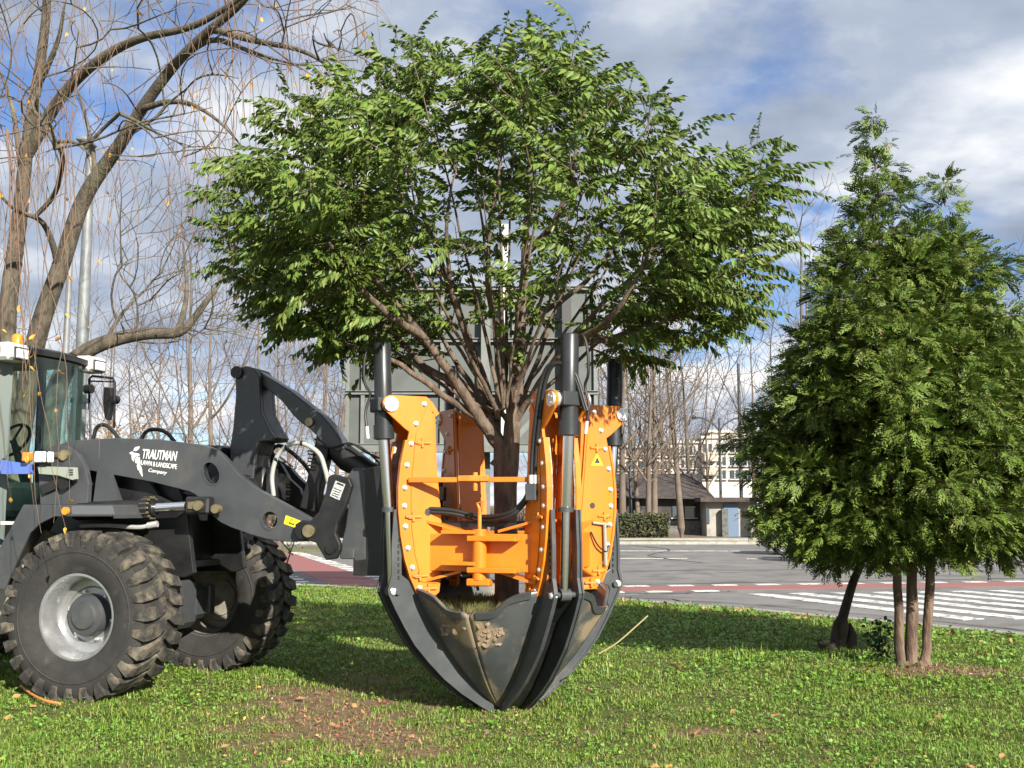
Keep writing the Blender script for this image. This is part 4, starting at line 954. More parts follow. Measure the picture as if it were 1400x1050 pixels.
def stamp(protos, which, Rm, pos, sc):
    Vs = []; Fs = []; o = 0
    for k, (pv, pf) in enumerate(protos):
        sel = np.nonzero(which == k)[0]
        if not len(sel): continue
        V = np.einsum('nij,mj->nmi', Rm[sel] * sc[sel][:, None, None], pv) + pos[sel][:, None, :]
        F = pf[None] + (np.arange(len(sel)) * len(pv))[:, None, None] + o
        Vs.append(V.reshape(-1, 3)); Fs.append(F.reshape(-1, pf.shape[1])); o += V.shape[0] * V.shape[1]
    return np.concatenate(Vs), np.concatenate(Fs)

# ------------------------------------------------------------------ the tree in the spade: feathered leaves
def feather_leaf(rng, n=9, length=.27):
    """pinnate leaf along +x, leaflets in pairs hanging from an arching stalk"""
    V = []; F = []
    def st(t): return np.array([length * (t - .10 * t * t), 0, length * (.22 * t - .72 * t * t)])
    def leaflet(p, d, nrm, L_, w):
        d = d / np.linalg.norm(d); q = np.cross(d, nrm); q /= np.linalg.norm(q); nn = np.cross(q, d); o = len(V)
        V.extend([p, p + d * L_ * .40 + q * w * .5 + nn * .006, p + d * L_ * .42 - nn * .004, p + d * L_ * .40 - q * w * .5 + nn * .006, p + d * L_ - nn * .012])
        F.extend([(o, o + 1, o + 2), (o + 1, o + 4, o + 2), (o, o + 2, o + 3), (o + 2, o + 4, o + 3)])
    for i in range(n):
        t = .22 + .74 * i / (n - 1); p = st(t); L_ = .078 * (1 - .3 * abs(t - .5)) * rng.uniform(.85, 1.15)
        for sg in (-1, 1):
            d = np.array([.16 + rng.normal(0, .12), sg * (.30 + rng.normal(0, .14)), -.95 + rng.normal(0, .15)])
            leaflet(p, d, np.array([.45, sg * .9, .35]) + rng.normal(0, .35, 3), L_ * 1.1, .031)
    leaflet(st(1.0), np.array([.8, rng.normal(0, .2), -.7]), np.array([0, 0, 1.]), .065, .022)
    for i in range(6):                             # stalk
        a, b = st(i / 6), st((i + 1) / 6); o = len(V); h = np.array([0, .0022, 0])
        V.extend([a - h, a + h, b + h, b - h]); F.extend([(o, o + 1, o + 2), (o, o + 2, o + 3)])
    return np.array(V), np.array(F)

rng = np.random.default_rng(21)
OUT = [(300, 268), (296, 335), (312, 402), (352, 446), (415, 496), (480, 522), (540, 512), (600, 486), (660, 474), (730, 474), (800, 488), (870, 520), (930, 504), (990, 476), (1045, 440), (1068, 375), (1060, 330), (1092, 285), (1060, 238), (1015, 207), (985, 222), (945, 190), (905, 165), (880, 130), (850, 122), (815, 92), (780, 62), (752, 52), (740, 22), (728, 62), (700, 82), (650, 74), (612, 92), (585, 62), (545, 78), (500, 115), (440, 122), (405, 140), (372, 170), (360, 215), (325, 246)]
TY = SP.y
poly = np.array([(at(u, v, TY).x, at(u, v, TY).z) for u, v in OUT])
def inside(x, z):
    c = np.zeros(x.shape, bool); j = len(poly) - 1
    for i in range(len(poly)):
        xi, zi = poly[i]; xj, zj = poly[j]
        c ^= ((zi > z) != (zj > z)) & (x < (xj - xi) * (z - zi) / (zj - zi + 1e-12) + xi); j = i
    return c
def edge_dist(x, z):
    d = np.full(x.shape, 1e9); n = len(poly)
    for i in range(n):
        a = poly[i]; b = poly[(i + 1) % n]; ab = b - a; t = np.clip(((x - a[0]) * ab[0] + (z - a[1]) * ab[1]) / (ab @ ab), 0, 1)
        d = np.minimum(d, np.hypot(x - a[0] - ab[0] * t, z - a[1] - ab[1] * t))
    return d
ROOT = np.array([SP.x + .02, TY, 2.15])
def crown_depth(x, z): return 2.4 * np.sqrt(np.clip(edge_dist(x, z) / 1.35, 0, 1))
def sample_crown(n, shell):
    out = []
    while len(out) < n:
        x = rng.uniform(poly[:, 0].min(), poly[:, 0].max(), 4000); z = rng.uniform(poly[:, 1].min(), poly[:, 1].max(), 4000)
        ok = inside(x, z); x, z = x[ok], z[ok]; dm = crown_depth(x, z); y = rng.uniform(-1, 1, len(x)) * 2.4
        ed = edge_dist(x, z); depth_in = np.minimum(ed, (dm - abs(y)))
        keep = (ed > .11) & (abs(y) < dm) & (depth_in < shell * rng.uniform(.12, 1, len(x)) ** 1.1)
        hor = np.hypot(x - ROOT[0], y); el = np.arctan2(z - ROOT[2], hor)
        keep &= el > np.where(y < 0, .16, .20) * np.clip(abs(y) / (hor + 1e-6), 0, 1) + .12
        # looser, opener heart of the crown seen from the front
        heart = (abs(x - ROOT[0] - .05) < 1.1 - .25 * (z < 3.5)) & (z < 4.85) & ((y > -1.25) | (z > 3.6))
        keep &= ~(heart & (rng.uniform(0, 1, len(x)) < .84))
        keep &= ~((y > .3) & (rng.uniform(0, 1, len(x)) < .5))
        out += list(np.stack([x, y + TY, z], -1)[keep])
    return np.array(out[:n])
tree = empty('leafy_tree', SP + Vector((0, 0, -.1)), 0, 'dense green broadleaf tree with feathered leaves held upright in the orange spade', 'tree')
sk = Skeleton(90000)
def wp(u, v, dy=0): p = at(u, v, TY + dy); return np.array(p)
base = sk.chain([np.array([SP.x + .01, TY, .35]), wp(693, 800), wp(692, 740), wp(691, 690), wp(690, 650), wp(689, 618)], -1, .115, .10)
def limb(pts, par=None, r0=.036, r1=.007):
    P = [np.array(q) + rng.normal(0, .005, 3) * (0 < i_) for i_, q in enumerate(smooth_path([tuple(wp(*q)) for q in pts], 4 * len(pts)))]
    k = sk.nearest(P[0]) if par is None else par
    return sk.chain(P[1:], k, r0, r1)
limb([(689, 618), (660, 578, -.1), (625, 525, -.25), (580, 462, -.4), (530, 402, -.6), (470, 345, -.7), (410, 290, -.6)], None, .062, .007)
limb([(689, 618), (668, 572, .05), (655, 515, .1), (632, 440, .1), (600, 350, .05), (570, 260, .0), (545, 170, .1)], None, .062, .007)
limb([(692, 690), (700, 585, .0), (708, 515, .0), (712, 440, .05), (718, 350, .1), (722, 250, .1), (732, 130, .1)], None, .088, .007)
limb([(700, 585), (728, 540, -.15), (775, 470, -.35), (840, 400, -.5), (915, 335, -.5), (985, 290, -.3)])
limb([(655, 515, .1), (640, 470, -.2), (618, 400, -.5), (610, 310, -.8), (625, 215, -.9)])
limb([(712, 440), (745, 425, .2), (800, 385, .4), (870, 300, .5), (930, 250, .4)])
limb([(660, 578, -.1), (600, 535, -.2), (535, 492, -.3), (450, 462, -.2), (385, 425, .0)])
limb([(625, 525, -.25), (580, 500, -.1), (520, 440, .2), (440, 395, .3), (360, 350, .2)])
limb([(708, 515, .0), (690, 470, -.25), (668, 400, -.55), (672, 300, -.85), (690, 200, -.85)])
limb([(718, 350, .1), (760, 300, .0), (785, 220, -.1), (790, 130, .1)])
limb([(775, 470, -.35), (850, 460, -.2), (930, 430, .0), (1010, 400, .1)])
limb([(700, 585), (720, 530, .5), (760, 420, 1.0), (800, 300, 1.3)]); limb([(668, 572), (640, 520, .6), (580, 420, 1.1), (540, 300, 1.2)])
limb([(580, 462, -.4), (520, 420, -.9), (460, 350, -1.1), (430, 260, -.9)]); limb([(775, 470, -.35), (830, 440, -.8), (880, 360, -1.1), (900, 270, -1.0)])
# extra steep stems fanning up from the fork
for u, v, dy in ((480, 250, -.5), (520, 200, .6), (590, 150, -.5), (680, 110, -.3), (810, 180, .5), (440, 330, .9), (960, 340, .6), (660, 260, -1.3), (640, 130, .7), (760, 130, -.6), (850, 220, -.7), (900, 260, .9), (400, 380, -.3), (700, 180, 1.2), (560, 330, -1.1), (790, 300, -1.2), (730, 240, -1.2)):
    j = float(rng.uniform(-.02, .02)); s0 = (690 + (u - 690) * .03, 600 - rng.uniform(0, 40)); m1 = (690 + (u - 690) * .22, 600 + (v - 600) * .28); m2 = (690 + (u - 690) * .60, 600 + (v - 600) * .62)
    limb([(s0[0], s0[1], dy * .02), (m1[0], m1[1], dy * .2), (m2[0], m2[1], dy * .6), (u, v, dy)], None, rng.uniform(.016, .028), .005)
def thin(P, dmin):
    out = []
    for p in P:
        if not out or ((np.array(out) - p) ** 2).sum(1).min() > dmin ** 2: out.append(p)
    return np.array(out)
n_limb = sk.n
tips = np.concatenate([thin(sample_crown(3000, 1.5), .27)[:600], np.array([wp(u, v, rng.uniform(-.4, .4)) for u, v in ((741, 40), (742, 62), (590, 86), (545, 100), (1030, 222), (885, 142), (848, 140), (480, 136), (640, 92), (785, 86), (395, 152), (345, 222), (950, 206), (1075, 275), (295, 270), (700, 96), (1000, 225), (430, 140))])])
ends = sk.grow(tips, ROOT, rng, wpath=.38, seg=.16, curve=.16, jit=.12, minz=2.6)
sk.relax(2, n_limb)
r = sk.radii(.0038, 2.5, .105); print('tips', len(tips))
trunk_o, branch_o = split_obj(sk, r, .011, 'trunk', 'branches', M_bark, M_twig, tree, 10, 4)
branch_o.name = 'twig_mass'; tag(branch_o, kind='stuff')
for o in (trunk_o, branch_o): o.location = -tree.location
# leaves along the outer ends of every shoot
protos = [feather_leaf(rng, n=int(rng.integers(6, 9)), length=rng.uniform(.22, .32)) for _ in range(10)]
pos = []; ax = []
for e in ends:
    k = e; pd = sk.P[e] - sk.P[sk.par[e]]; pd /= np.linalg.norm(pd) + 1e-9
    nl = int(rng.integers(9, 16)); chainp = [sk.P[k]]
    for _ in range(4):
        if sk.par[k] < 0 or r[sk.par[k]] > .014: break
        k = sk.par[k]; chainp.append(sk.P[k])
    for j in range(nl):
        q = (j / nl) ** 1.2 * (len(chainp) - 1); i0 = int(q); p = chainp[i0] * (1 - (q - i0)) + chainp[min(i0 + 1, len(chainp) - 1)] * (q - i0)
        az = rng.uniform(0, 2 * math.pi); side = np.array([math.cos(az), math.sin(az), 0.05])
        outw = p - ROOT; outw[2] *= .4; outw /= np.linalg.norm(outw) + 1e-9
        a = side * .75 + outw * .45 + pd * (.6 if j < 2 else .2) + np.array([0, 0, rng.normal(.38, .32)]); pos.append(p); ax.append(a)
pos = np.array(pos); ax = np.array(ax)
hz = (np.abs(pos[:, 0] - ROOT[0] - .1) < 1.2) & (pos[:, 2] > 3.0) & (pos[:, 2] < 4.95)
kp = rng.uniform(0, 1, len(pos)) < np.where(hz, .45, .9); pos, ax = pos[kp], ax[kp]; N = len(pos)
Rm = rot_frames(ax, np.tile([0, 0, 1.], (N, 1)), rng, .45); sc = rng.uniform(.65, 1.25, N); which = rng.integers(0, len(protos), N)
front = np.argsort(np.hypot(pos[:, 0], pos[:, 1]))
near = np.zeros(N, bool); near[front[:300]] = True
V, F = stamp(protos, which[~near], Rm[~near], pos[~near], sc[~near])
o = np_obj('crown', V - np.array(tree.location), F, M_leaf, tree); tag(o, kind='stuff')
lead = []
for k, (pv, pf) in enumerate(protos):
    me_o = np_obj('leaf', pv, pf, M_leaf, tree); lead.append(me_o)
used = [False] * len(lead)
for i in np.nonzero(near)[0]:
    k = int(which[i]); q = lead[k] if not used[k] else share(lead[k], tree); used[k] = True
    q.matrix_basis = Matrix.Translation(Vector(pos[i]) - tree.location) @ Matrix(Rm[i].tolist()).to_4x4() @ Matrix.Scale(float(sc[i]), 4)
for k, u in enumerate(used):
    if not u: bpy.data.objects.remove(lead[k])
print('leaf count', N, 'nodes', sk.n)
# root ball of soil between the blades
mb = MB().lathe([(.80, .0), (.80, .3), (.79, .55), (.77, .74), (.74, .77), (.54, .62), (.21, .39), (.05, .22), (-.05, .12), (-.05, 0)], (0, 0, .1), (0, 0, 1), 36)
mb.build('root_ball', mat('root_soil', (.14, .095, .06), .95, c2=(.20, .14, .09), scale=10, bump=.8, bscale=30), tree)
n = 5200; rr_ = .76 * np.sqrt(rng.uniform(0, 1, n)); aa_ = rng.uniform(0, 6.28, n); hh_ = rng.uniform(.03, .09, n); P = np.stack([rr_ * np.cos(aa_), rr_ * np.sin(aa_), np.full(n, .885)], -1)
V, F = stamp([(np.array([(0, -.06, 0), (0, .06, 0), (.5, .0, 1.0)]), np.array([(0, 1, 2)]))], np.zeros(n, int), rot_frames(np.stack([np.cos(aa_ * 7), np.sin(aa_ * 7), 0 * aa_], -1), np.tile([0, 0, 1.], (n, 1))), P, hh_)
tag(np_obj('turf', V, F, mat('turf_blade', (.14, .15, .05), .8, island=.4, hue=.04), tree), kind='stuff')

# ------------------------------------------------------------------ cypresses
def cyp_spray(rng):
    V = []; F = []
    def dia(p, d, L_, w, n):
        q = np.cross(d, n); o = len(V); V.extend([p, p + d * L_ * .45 + q * w, p + d * L_, p + d * L_ * .45 - q * w]); F.extend([(o, o + 1, o + 2), (o, o + 2, o + 3)])
    n = np.array([0, 0, 1.]); Lm = .20
    def ctr(t): return np.array([Lm * t, 0, .02 * t - .07 * t * t])
    for i in range(6):
        t = i / 6
        for sg in (-1, 1):
            a = R(36 + rng.uniform(-9, 9)); d = np.array([math.cos(a), sg * math.sin(a), rng.uniform(-.3, .15)]); d /= np.linalg.norm(d)
            L_ = (.10 - .07 * t) * rng.uniform(.75, 1.25); p = ctr(t + .04); dia(p, d, L_, .0095, n)
            if i < 3: dia(p + d * L_ * .4, np.array([.97, sg * .1, -.2]), L_ * .6, .008, n)
    dia(ctr(0), (ctr(.6) - ctr(0)) / np.linalg.norm(ctr(.6) - ctr(0)), Lm * .6, .008, n); dia(ctr(.5), (ctr(1.05) - ctr(.5)) / np.linalg.norm(ctr(1.05) - ctr(.5)), Lm * .55, .008, n)
    return np.array(V), np.array(F)
def cypress(name, axisfn, radfn, z0, z1, n_bough, per, rng, parent, cname='crown', flat=1.0):
    """tufted boughs: every bough ends in a tuft of flat sprays; dark gaps stay open between the tufts"""
    protos = [cyp_spray(rng) for _ in range(7)]; P = []; A = []; S = []; LB = []; C0 = []
    tries = 0
    while len(C0) < n_bough and tries < 14000:
        tries += 1; z = rng.uniform(z0, z1)
        if rng.uniform() > (radfn(z) / max(radfn(z0 + .4), .01)) * .75 + .25: continue
        inner = rng.uniform() < .10; az = rng.uniform(0, 2 * math.pi); c = axisfn(z); dirh = np.array([math.cos(az), math.sin(az), 0])
        rm = radfn(z) * (1 + .10 * math.sin(3 * az + z * 2.3) + rng.normal(0, .10)) * (rng.uniform(.45, .75) if inner else 1.0)
        tip = c + dirh * max(rm - .13, .02) + np.array([0, 0, rng.normal(0, .04)])
        q = (rng.uniform(.85, 1.6)) * (.55 + .45 * min(1, radfn(z) / .8))
        if C0 and min(((t - tip) ** 2).sum() / (w * .15 + q * .15) ** 2 for t, w in C0) < 1.0: continue
        C0.append((tip, q)); n_ = int(per * q ** 1.6)
        LB.append((c + np.array([0, 0, .05]), c * .6 + tip * .4 + np.array([0, 0, .06]), c * .25 + tip * .75 + np.array([0, 0, .03]), tip))
        tan = np.array([-dirh[1], dirh[0], 0])
        for _ in range(n_):
            u = rng.normal(0, 1, 3); u /= np.linalg.norm(u); rr_ = rng.uniform(.1, 1) ** .6
            off = (dirh * u[0] * .20 + tan * u[1] * .22 + np.array([0, 0, u[2] * .16])) * rr_ * q; off[2] -= .05 * q * max(0, u[0])
            d = off / (np.linalg.norm(off) + 1e-6) * .75 + dirh * .55 + np.array([0, 0, rng.normal(-.16, .28)]) + tan * rng.normal(0, .2)
            P.append(tip + off); A.append(d); S.append(rng.uniform(.6, 1.1) * (.8 + .2 * q))
    P = np.array(P); A = np.array(A); S = np.array(S); n = len(P)
    upv = np.tile([0, 0, 1.], (n, 1)) + rng.normal(0, .55, (n, 3)); Rm = rot_frames(A, upv)
    V, F = stamp(protos, rng.integers(0, 7, n), Rm, P, S); print(cname, 'tufts', len(C0), 'sprays', n)
    o = np_obj(cname, V - np.array(parent.location), F, M_cyp, parent); tag(o, kind='stuff')
    sb = Skeleton(4 * len(LB) + 2)
    for q in LB: k = sb.chain(q, -1)
    rv = np.tile([.022, .016, .010, .004], len(LB)); V, F, _ = sb.tubes(rv, 4); tag(np_obj('limb_mass', V - np.array(parent.location), F, M_cypbark, parent, True), kind='stuff'); return o
rng = np.random.default_rng(5)
TB = on_ground(1246, 914, -.02)
cy1 = empty('cypress_tree', TB, 0, 'tall dense green cypress with three close brown trunks and two pointed tops', 'tree')
CY = TB.y
def zat(v, Y=CY): return at(1240, v, Y).z
def xat(u, v=500, Y=CY): return at(u, v, Y).x
zA, zB = zat(172), zat(238)
xA = [(zat(v), xat(u, v)) for v, u in ((172, 1199), (300, 1202), (400, 1211), (500, 1219), (740, 1226))][::-1]
def axA(z): return np.array([np.interp(z, [q[0] for q in xA], [q[1] for q in xA]), CY + .05, z])
prA = [(zat(v), q) for v, q in ((752, .62), (715, 1.15), (670, 1.24), (600, 1.24), (546, 1.15), (481, .98), (440, .86), (400, .72), (356, .58), (310, .38), (260, .28), (210, .20), (185, .14), (172, .08))]
def rdA(z): return float(np.interp(z, [q[0] for q in prA], [q[1] for q in prA]))
xB = [(zat(v), xat(u, v)) for v, u in ((238, 1303), (330, 1299), (420, 1304), (550, 1322), (740, 1334))][::-1]
def axB(z): return np.array([np.interp(z, [q[0] for q in xB], [q[1] for q in xB]), CY + .25, z])
prB = [(zat(v), q) for v, q in ((750, .50), (715, .95), (670, 1.15), (560, 1.05), (474, .80), (430, .60), (400, .44), (365, .58), (340, .50), (310, .22), (270, .18), (250, .15), (240, .08))]
def rdB(z): return float(np.interp(z, [q[0] for q in prB], [q[1] for q in prB]))
cypress('a', axA, rdA, zat(750), zA, 330, 54, rng, cy1)
cypress('b', axB, rdB, zat(748), zB, 190, 54, rng, cy1, 'second_crown')
for nm, u0, u1, dy, rad_, lean in (('trunk', 1229, 1221, -.06, .057, 0), ('trunk', 1247, 1247, .02, .074, 0), ('trunk', 1262, 1271, -.02, .060, 0)):
    a = np.array(TB) + np.array([(u0 - 1246) / 131, dy, -.08]); b = np.array([xat(u1, 740), CY + dy * 1.5, zat(735)]); t = np.array([xat(1225 + (u1 - 1247) * .8, 400), CY + .1 + dy, zat(420)])
    path = smooth_path([a, a + (b - a) * .2 + np.array([(u1 - u0) * .0008, 0, 0]), b, (b + t) / 2, t], 20)
    rr = [rad_ * (1.35 if i < 2 else 1.12 if i < 4 else 1 - .028 * i) for i in range(len(path))]
    mb = MB().tube([Vector(p) + Vector((random.gauss(0, .006), random.gauss(0, .006), 0)) - TB for p in path], [q * random.uniform(.92, 1.08) for q in rr], 14); mb.build(nm, M_cypbark, cy1)
for sgn, ln in ((-1, .16), (1, .1)):
    mb = MB().tube([Vector((sgn * .05, -.06, .06)), Vector((sgn * .10, -.10, .0)), Vector((sgn * (.1 + ln), -.15, -.05))], [.045, .035, .02], 8); mb.build('root', M_cypbark, cy1)
# the leaning neighbour at the left
TB2 = on_ground(1148, 888, -.01); CY2 = TB2.y
cy2 = empty('cypress_tree', TB2, 0, 'smaller leaning cypress with one dark slanting trunk left of the three trunks', 'tree')
def ax2(z): return np.array([np.interp(z, [.9, 1.6, 3.2], [at(1128, 700, CY2).x, at(1122, 650, CY2).x, at(1160, 450, CY2).x]), CY2 - .25, z])
z2 = [at(1100, v, CY2).z for v in (768, 740, 690, 600, 520, 430)]
def rd2(z): return float(np.interp(z, z2, [.2, .52, .66, .62, .50, .15]))
cypress('c', ax2, rd2, z2[0], z2[-1], 130, 54, rng, cy2)
tp_ = smooth_path([TB2 + Vector((-.03, 0, -.06)), TB2 + Vector((-.01, 0, .12)), at(1152, 845, CY2), at(1165, 800, CY2), at(1178, 760, CY2), at(1175, 690, CY2 - .1), at(1160, 600, CY2 - .2)], 24)
MB().tube([p - TB2 for p in tp_], [.12 if i < 3 else .095 if i < 8 else .075 - .002 * i for i in range(len(tp_))], 14).build('trunk', M_darkbark, cy2)
MB().tube([Vector((.12, -.02, -.05)), Vector((.15, 0, .16)), Vector((.13, .02, .30))], [.07, .065, .02], 10).build('side_stump', M_darkbark, cy2)
MB().tube([Vector((-.05, -.02, .05)), Vector((-.17, -.06, .03)), Vector((-.24, -.08, -.03))], [.06, .045, .03], 8).tube([Vector((-.2, -.02, -.05)), Vector((-.235, -.01, .12))], [.05, .03], 8).build('side_stump', M_darkbark, cy2)

# ------------------------------------------------------------------ weeping bare tree on the left
rng = np.random.default_rng(33)
WB = Vector((at(45, 470, 14.2).x, 14.2, 0))
wt = empty('weeping_tree', WB, 0, 'bare weeping tree with grey forked trunks and hanging twigs with a few yellow leaves', 'tree')
sk = Skeleton(60000)
def wq(u, v, Y): return np.array(at(u, v, Y))
def limbw(pts, par, r0=.045, r1=.010): return sk.chain([np.array(q) + rng.normal(0, .012, 3) for q in smooth_path([tuple(wq(*p)) for p in pts], 5 * len(pts))][1:], par, r0, r1)
b0 = sk.chain([np.array((WB.x, 14.2, -.1)), np.array((WB.x - .02, 14.2, .6)), np.array((WB.x - .05, 14.2, 1.2)), np.array(at(20, 640, 14.2))], -1, .24, .19)
k1 = limbw([(20, 640, 14.2), (10, 520, 14.2), (8, 430, 14.2), (22, 340, 14.2), (32, 250, 14.1), (38, 190, 14), (50, 120, 13.8), (62, 40, 13.6), (68, -60, 13.4)], b0, .135, .045)
k2 = limbw([(20, 640, 14.2), (40, 520, 14.2), (52, 455, 14.2), (82, 370, 14.1), (105, 290, 14), (135, 235, 13.8), (165, 195, 13.5), (192, 150, 13.2), (240, 85, 12.8), (290, 38, 12.3), (330, 5, 12), (380, -60, 11.5)], b0, .14, .032)
limbw([(36, 215, 14.05), (70, 150, 13.8), (100, 112, 13.5), (150, 70, 13), (205, 48, 12.6), (265, 38, 12.2), (330, -5, 11.8)], sk.nearest(wq(36, 215, 14.05)), .085, .03)
limbw([(190, 152, 13.2), (215, 142, 13), (245, 138, 12.8), (275, 150, 12.6), (305, 170, 12.4), (335, 205, 12.2)], sk.nearest(wq(190, 152, 13.2)))
limbw([(32, 250, 14.1), (22, 180, 14.3), (10, 120, 14.5), (-10, 80, 14.6)], sk.nearest(wq(32, 250, 14.1)))
limbw([(50, 120, 13.8), (80, 60, 13.4), (90, -20, 13)], sk.nearest(wq(50, 120, 13.8)))
limbw([(240, 85, 12.8), (290, 50, 12.4), (340, 70, 11.8), (400, 90, 11.4)], sk.nearest(wq(240, 85, 12.8)))
limbw([(290, 38, 12.3), (350, 55, 11.6), (420, 70, 11), (470, 105, 10.8)], sk.nearest(wq(290, 38, 12.3)))
limbw([(105, 290, 14), (130, 240, 14.2), (118, 160, 14.5), (95, 90, 14.6)], sk.nearest(wq(105, 290, 14)))
limbw([(82, 370, 14.1), (60, 300, 13.6), (20, 290, 13.2), (-20, 240, 12.8)], sk.nearest(wq(82, 370, 14.1)))
tw = []
for _ in range(520):
    u = rng.uniform(-60, 520); v = rng.uniform(-120, 230) if u < 330 else rng.uniform(-120, 110); Y = rng.uniform(8.6, 15.5)
    if u > 300 and Y > 13: Y -= 3
    tw.append(wq(u, v, Y))
wr = np.array([WB.x, 14.2, 4.0])
wends = sk.grow(np.array(tw), wr, rng, wpath=.25, seg=.13, curve=.3, jit=.07, minz=3.4, updir=-.8)
sk.relax(6, 12)
hang_from = list(range(60, sk.n))
r = sk.radii(.0048, 2.4, .19)
ta, tb_ = split_obj(sk, r, .016, 'trunk', 'twig_mass', M_birch, M_birch, wt, 10, 4)
tag(tb_, kind='stuff')
# hanging strands
SV = []; SF = []; off = 0; leafspots = []
def strand(p, L_, sway):
    global off
    n = int(6 + L_ * 4); pts = [p.copy()]; d = np.array([sway[0], sway[1], -.25])
    for i in range(n):
        d = d * .72 + np.array([rng.normal(0, .12), rng.normal(0, .12), -.9]) * .28 if i < 3 else d * .85 + np.array([rng.normal(0, .45), rng.normal(0, .45), -1]) * .15
        pts.append(pts[-1] + d / np.linalg.norm(d) * L_ / n)
    s = Skeleton(n + 2); s.chain(pts); rr = np.linspace(.0042, .0018, len(pts)); V, F, _ = s.tubes(rr, 3)
    SV.append(V); SF.append(F + off); off += len(V); return pts
thin = [i for i in hang_from if r[i] < .03]
for q in range(250):
    i = int(rng.choice(thin)); p = sk.P[i].copy()
    pts = strand(p, rng.uniform(.5, 2.4) * (1.25 if p[0] < -3 else .8), rng.normal(0, .6, 2))
    for w in pts[2:]:
        if rng.uniform() < .045: leafspots.append(w)
    if rng.uniform() < .5: strand(pts[len(pts) // 2], rng.uniform(.3, .8), rng.normal(0, 1, 2))
# a few long strands in front of the cab and the arm
for (u, v0, v1, Y) in ((8, 300, 690, 8.9), (22, 330, 760, 9), (40, 380, 700, 8.8), (52, 250, 750, 8.9), (70, 400, 690, 9.1), (88, 330, 720, 8.9), (30, 420, 735, 8.7), (104, 300, 560, 9.2), (60, 360, 600, 8.8), (15, 380, 640, 8.6), (320, 190, 470, 10), (335, 170, 420, 10.2), (350, 200, 400, 9.9), (300, 220, 380, 10.3), (410, 130, 330, 9.6), (312, 60, 300, 10.4)):
    a = wq(u, v0, Y); b = wq(u + rng.normal(0, 12), v1, Y); pts = strand(a, a[2] - b[2], rng.normal(0, .15, 2)); top = a.copy()
    k = sk.nearest(a + np.array([0, 0, 1.2])); s = Skeleton(4); mid = (sk.P[k] + a) / 2 + np.array([0, 0, .25]); s.chain([sk.P[k], mid, a]); V, F, _ = s.tubes(np.array([.006, .0055, .005]), 3); SV.append(V); SF.append(F + off); off += len(V)
    for w in pts[1:]:
        if rng.uniform() < .16: leafspots.append(w)
hs_o = np_obj('hanging_twigs', np.concatenate(SV), np.concatenate(SF), M_birchtwig, wt); hs_o.name = 'hanging_twig_mass'; tag(hs_o, kind='stuff')
for o in (ta, tb_, hs_o): o.location = -WB
# yellow leaves still on the twigs
lv = np.array([(0, 0, 0), (.035, .022, .006), (.07, 0, -.004), (.035, -.022, .006), (.035, 0, -.004)]); lf = np.array([(0, 1, 4), (1, 2, 4), (0, 4, 3), (4, 2, 3)])
lvy = np.array([(0, 0, 0), (.018, .018, .008), (.045, .020, .0), (.075, 0, .01), (.05, -.016, .012), (.02, -.02, .004), (.04, 0, -.006)]); lfy = np.array([(0, 1, 6), (1, 2, 6), (2, 3, 6), (3, 4, 6), (4, 5, 6), (5, 0, 6)])
lo = np_obj('leaf', lvy, lfy, M_yleaf, wt); fst = True
for p in leafspots[:280]:
    o = lo if fst else share(lo, wt); fst = False
    o.location = Vector(p) - WB; o.rotation_euler = (rng.uniform(-.8, .8), rng.uniform(.4, 2.2), rng.uniform(0, 6.28)); s = rng.uniform(.5, 1.05); o.scale = (s, s, s)
# ------------------------------------------------------------------ the bent limb behind the cab belongs to a second bare tree
rng = np.random.default_rng(8)
def bare_tree(name, base, limbs, tips, label, group, tip=.006, rmax=.2, mb_=M_birch, seg=.4, wpath=.3, sides=(8, 3), big=.02, curve=.2, rl=(0., 0.)):
    e = empty(name, base, 0, label, 'tree', group); s = Skeleton(60000); k0 = s.chain([np.array(base) + np.array([0, 0, -.1]), np.array(limbs[0][0])])
    for i, lm in enumerate(limbs):
        P = [np.array(q) for q in smooth_path([tuple(p) for p in lm], 5 * len(lm))]; s.chain(P[1:], k0 if i == 0 else s.nearest(P[0]), rl[0] if i == 0 else rl[0] * .3, rl[1] * .2)
    s.grow(np.array(tips), np.array(base) + np.array([0, 0, 1.5]), rng, wpath=wpath, seg=seg, curve=curve, jit=.12, minz=base[2] + 1.4, updir=-.2)
    s.relax(4, 6)
    r = s.radii(tip, 2.25, rmax); a, b = split_obj(s, r, big, 'trunk', 'twig_mass', mb_, mb_, e, sides[0], sides[1]); tag(b, kind='stuff')
    for o in (a, b): o.location = -Vector(base)
    return e
Y2 = 18.0
bt = [wq(rng.uniform(150, 400), rng.uniform(240, 470), Y2 + rng.uniform(-1.5, 2.5)) for _ in range(620)]
bare_tree('bare_tree', Vector((at(60, 600, Y2).x, Y2, 0)), [[wq(62, 640, Y2), wq(75, 540, Y2), wq(95, 498, Y2), wq(125, 476, Y2), wq(160, 463, Y2), (wq(205, 455, Y2)), wq(243, 456, Y2), wq(262, 440, Y2), wq(282, 412, Y2), wq(300, 388, Y2), wq(330, 330, Y2)], [wq(243, 456, Y2), wq(256, 400, Y2 + .5), wq(250, 330, Y2 + 1)]], bt, 'bare tree with a thick bent mossy limb reaching right behind the cab', None, tip=.0045, rmax=.19, rl=(.18, .09), seg=.2)
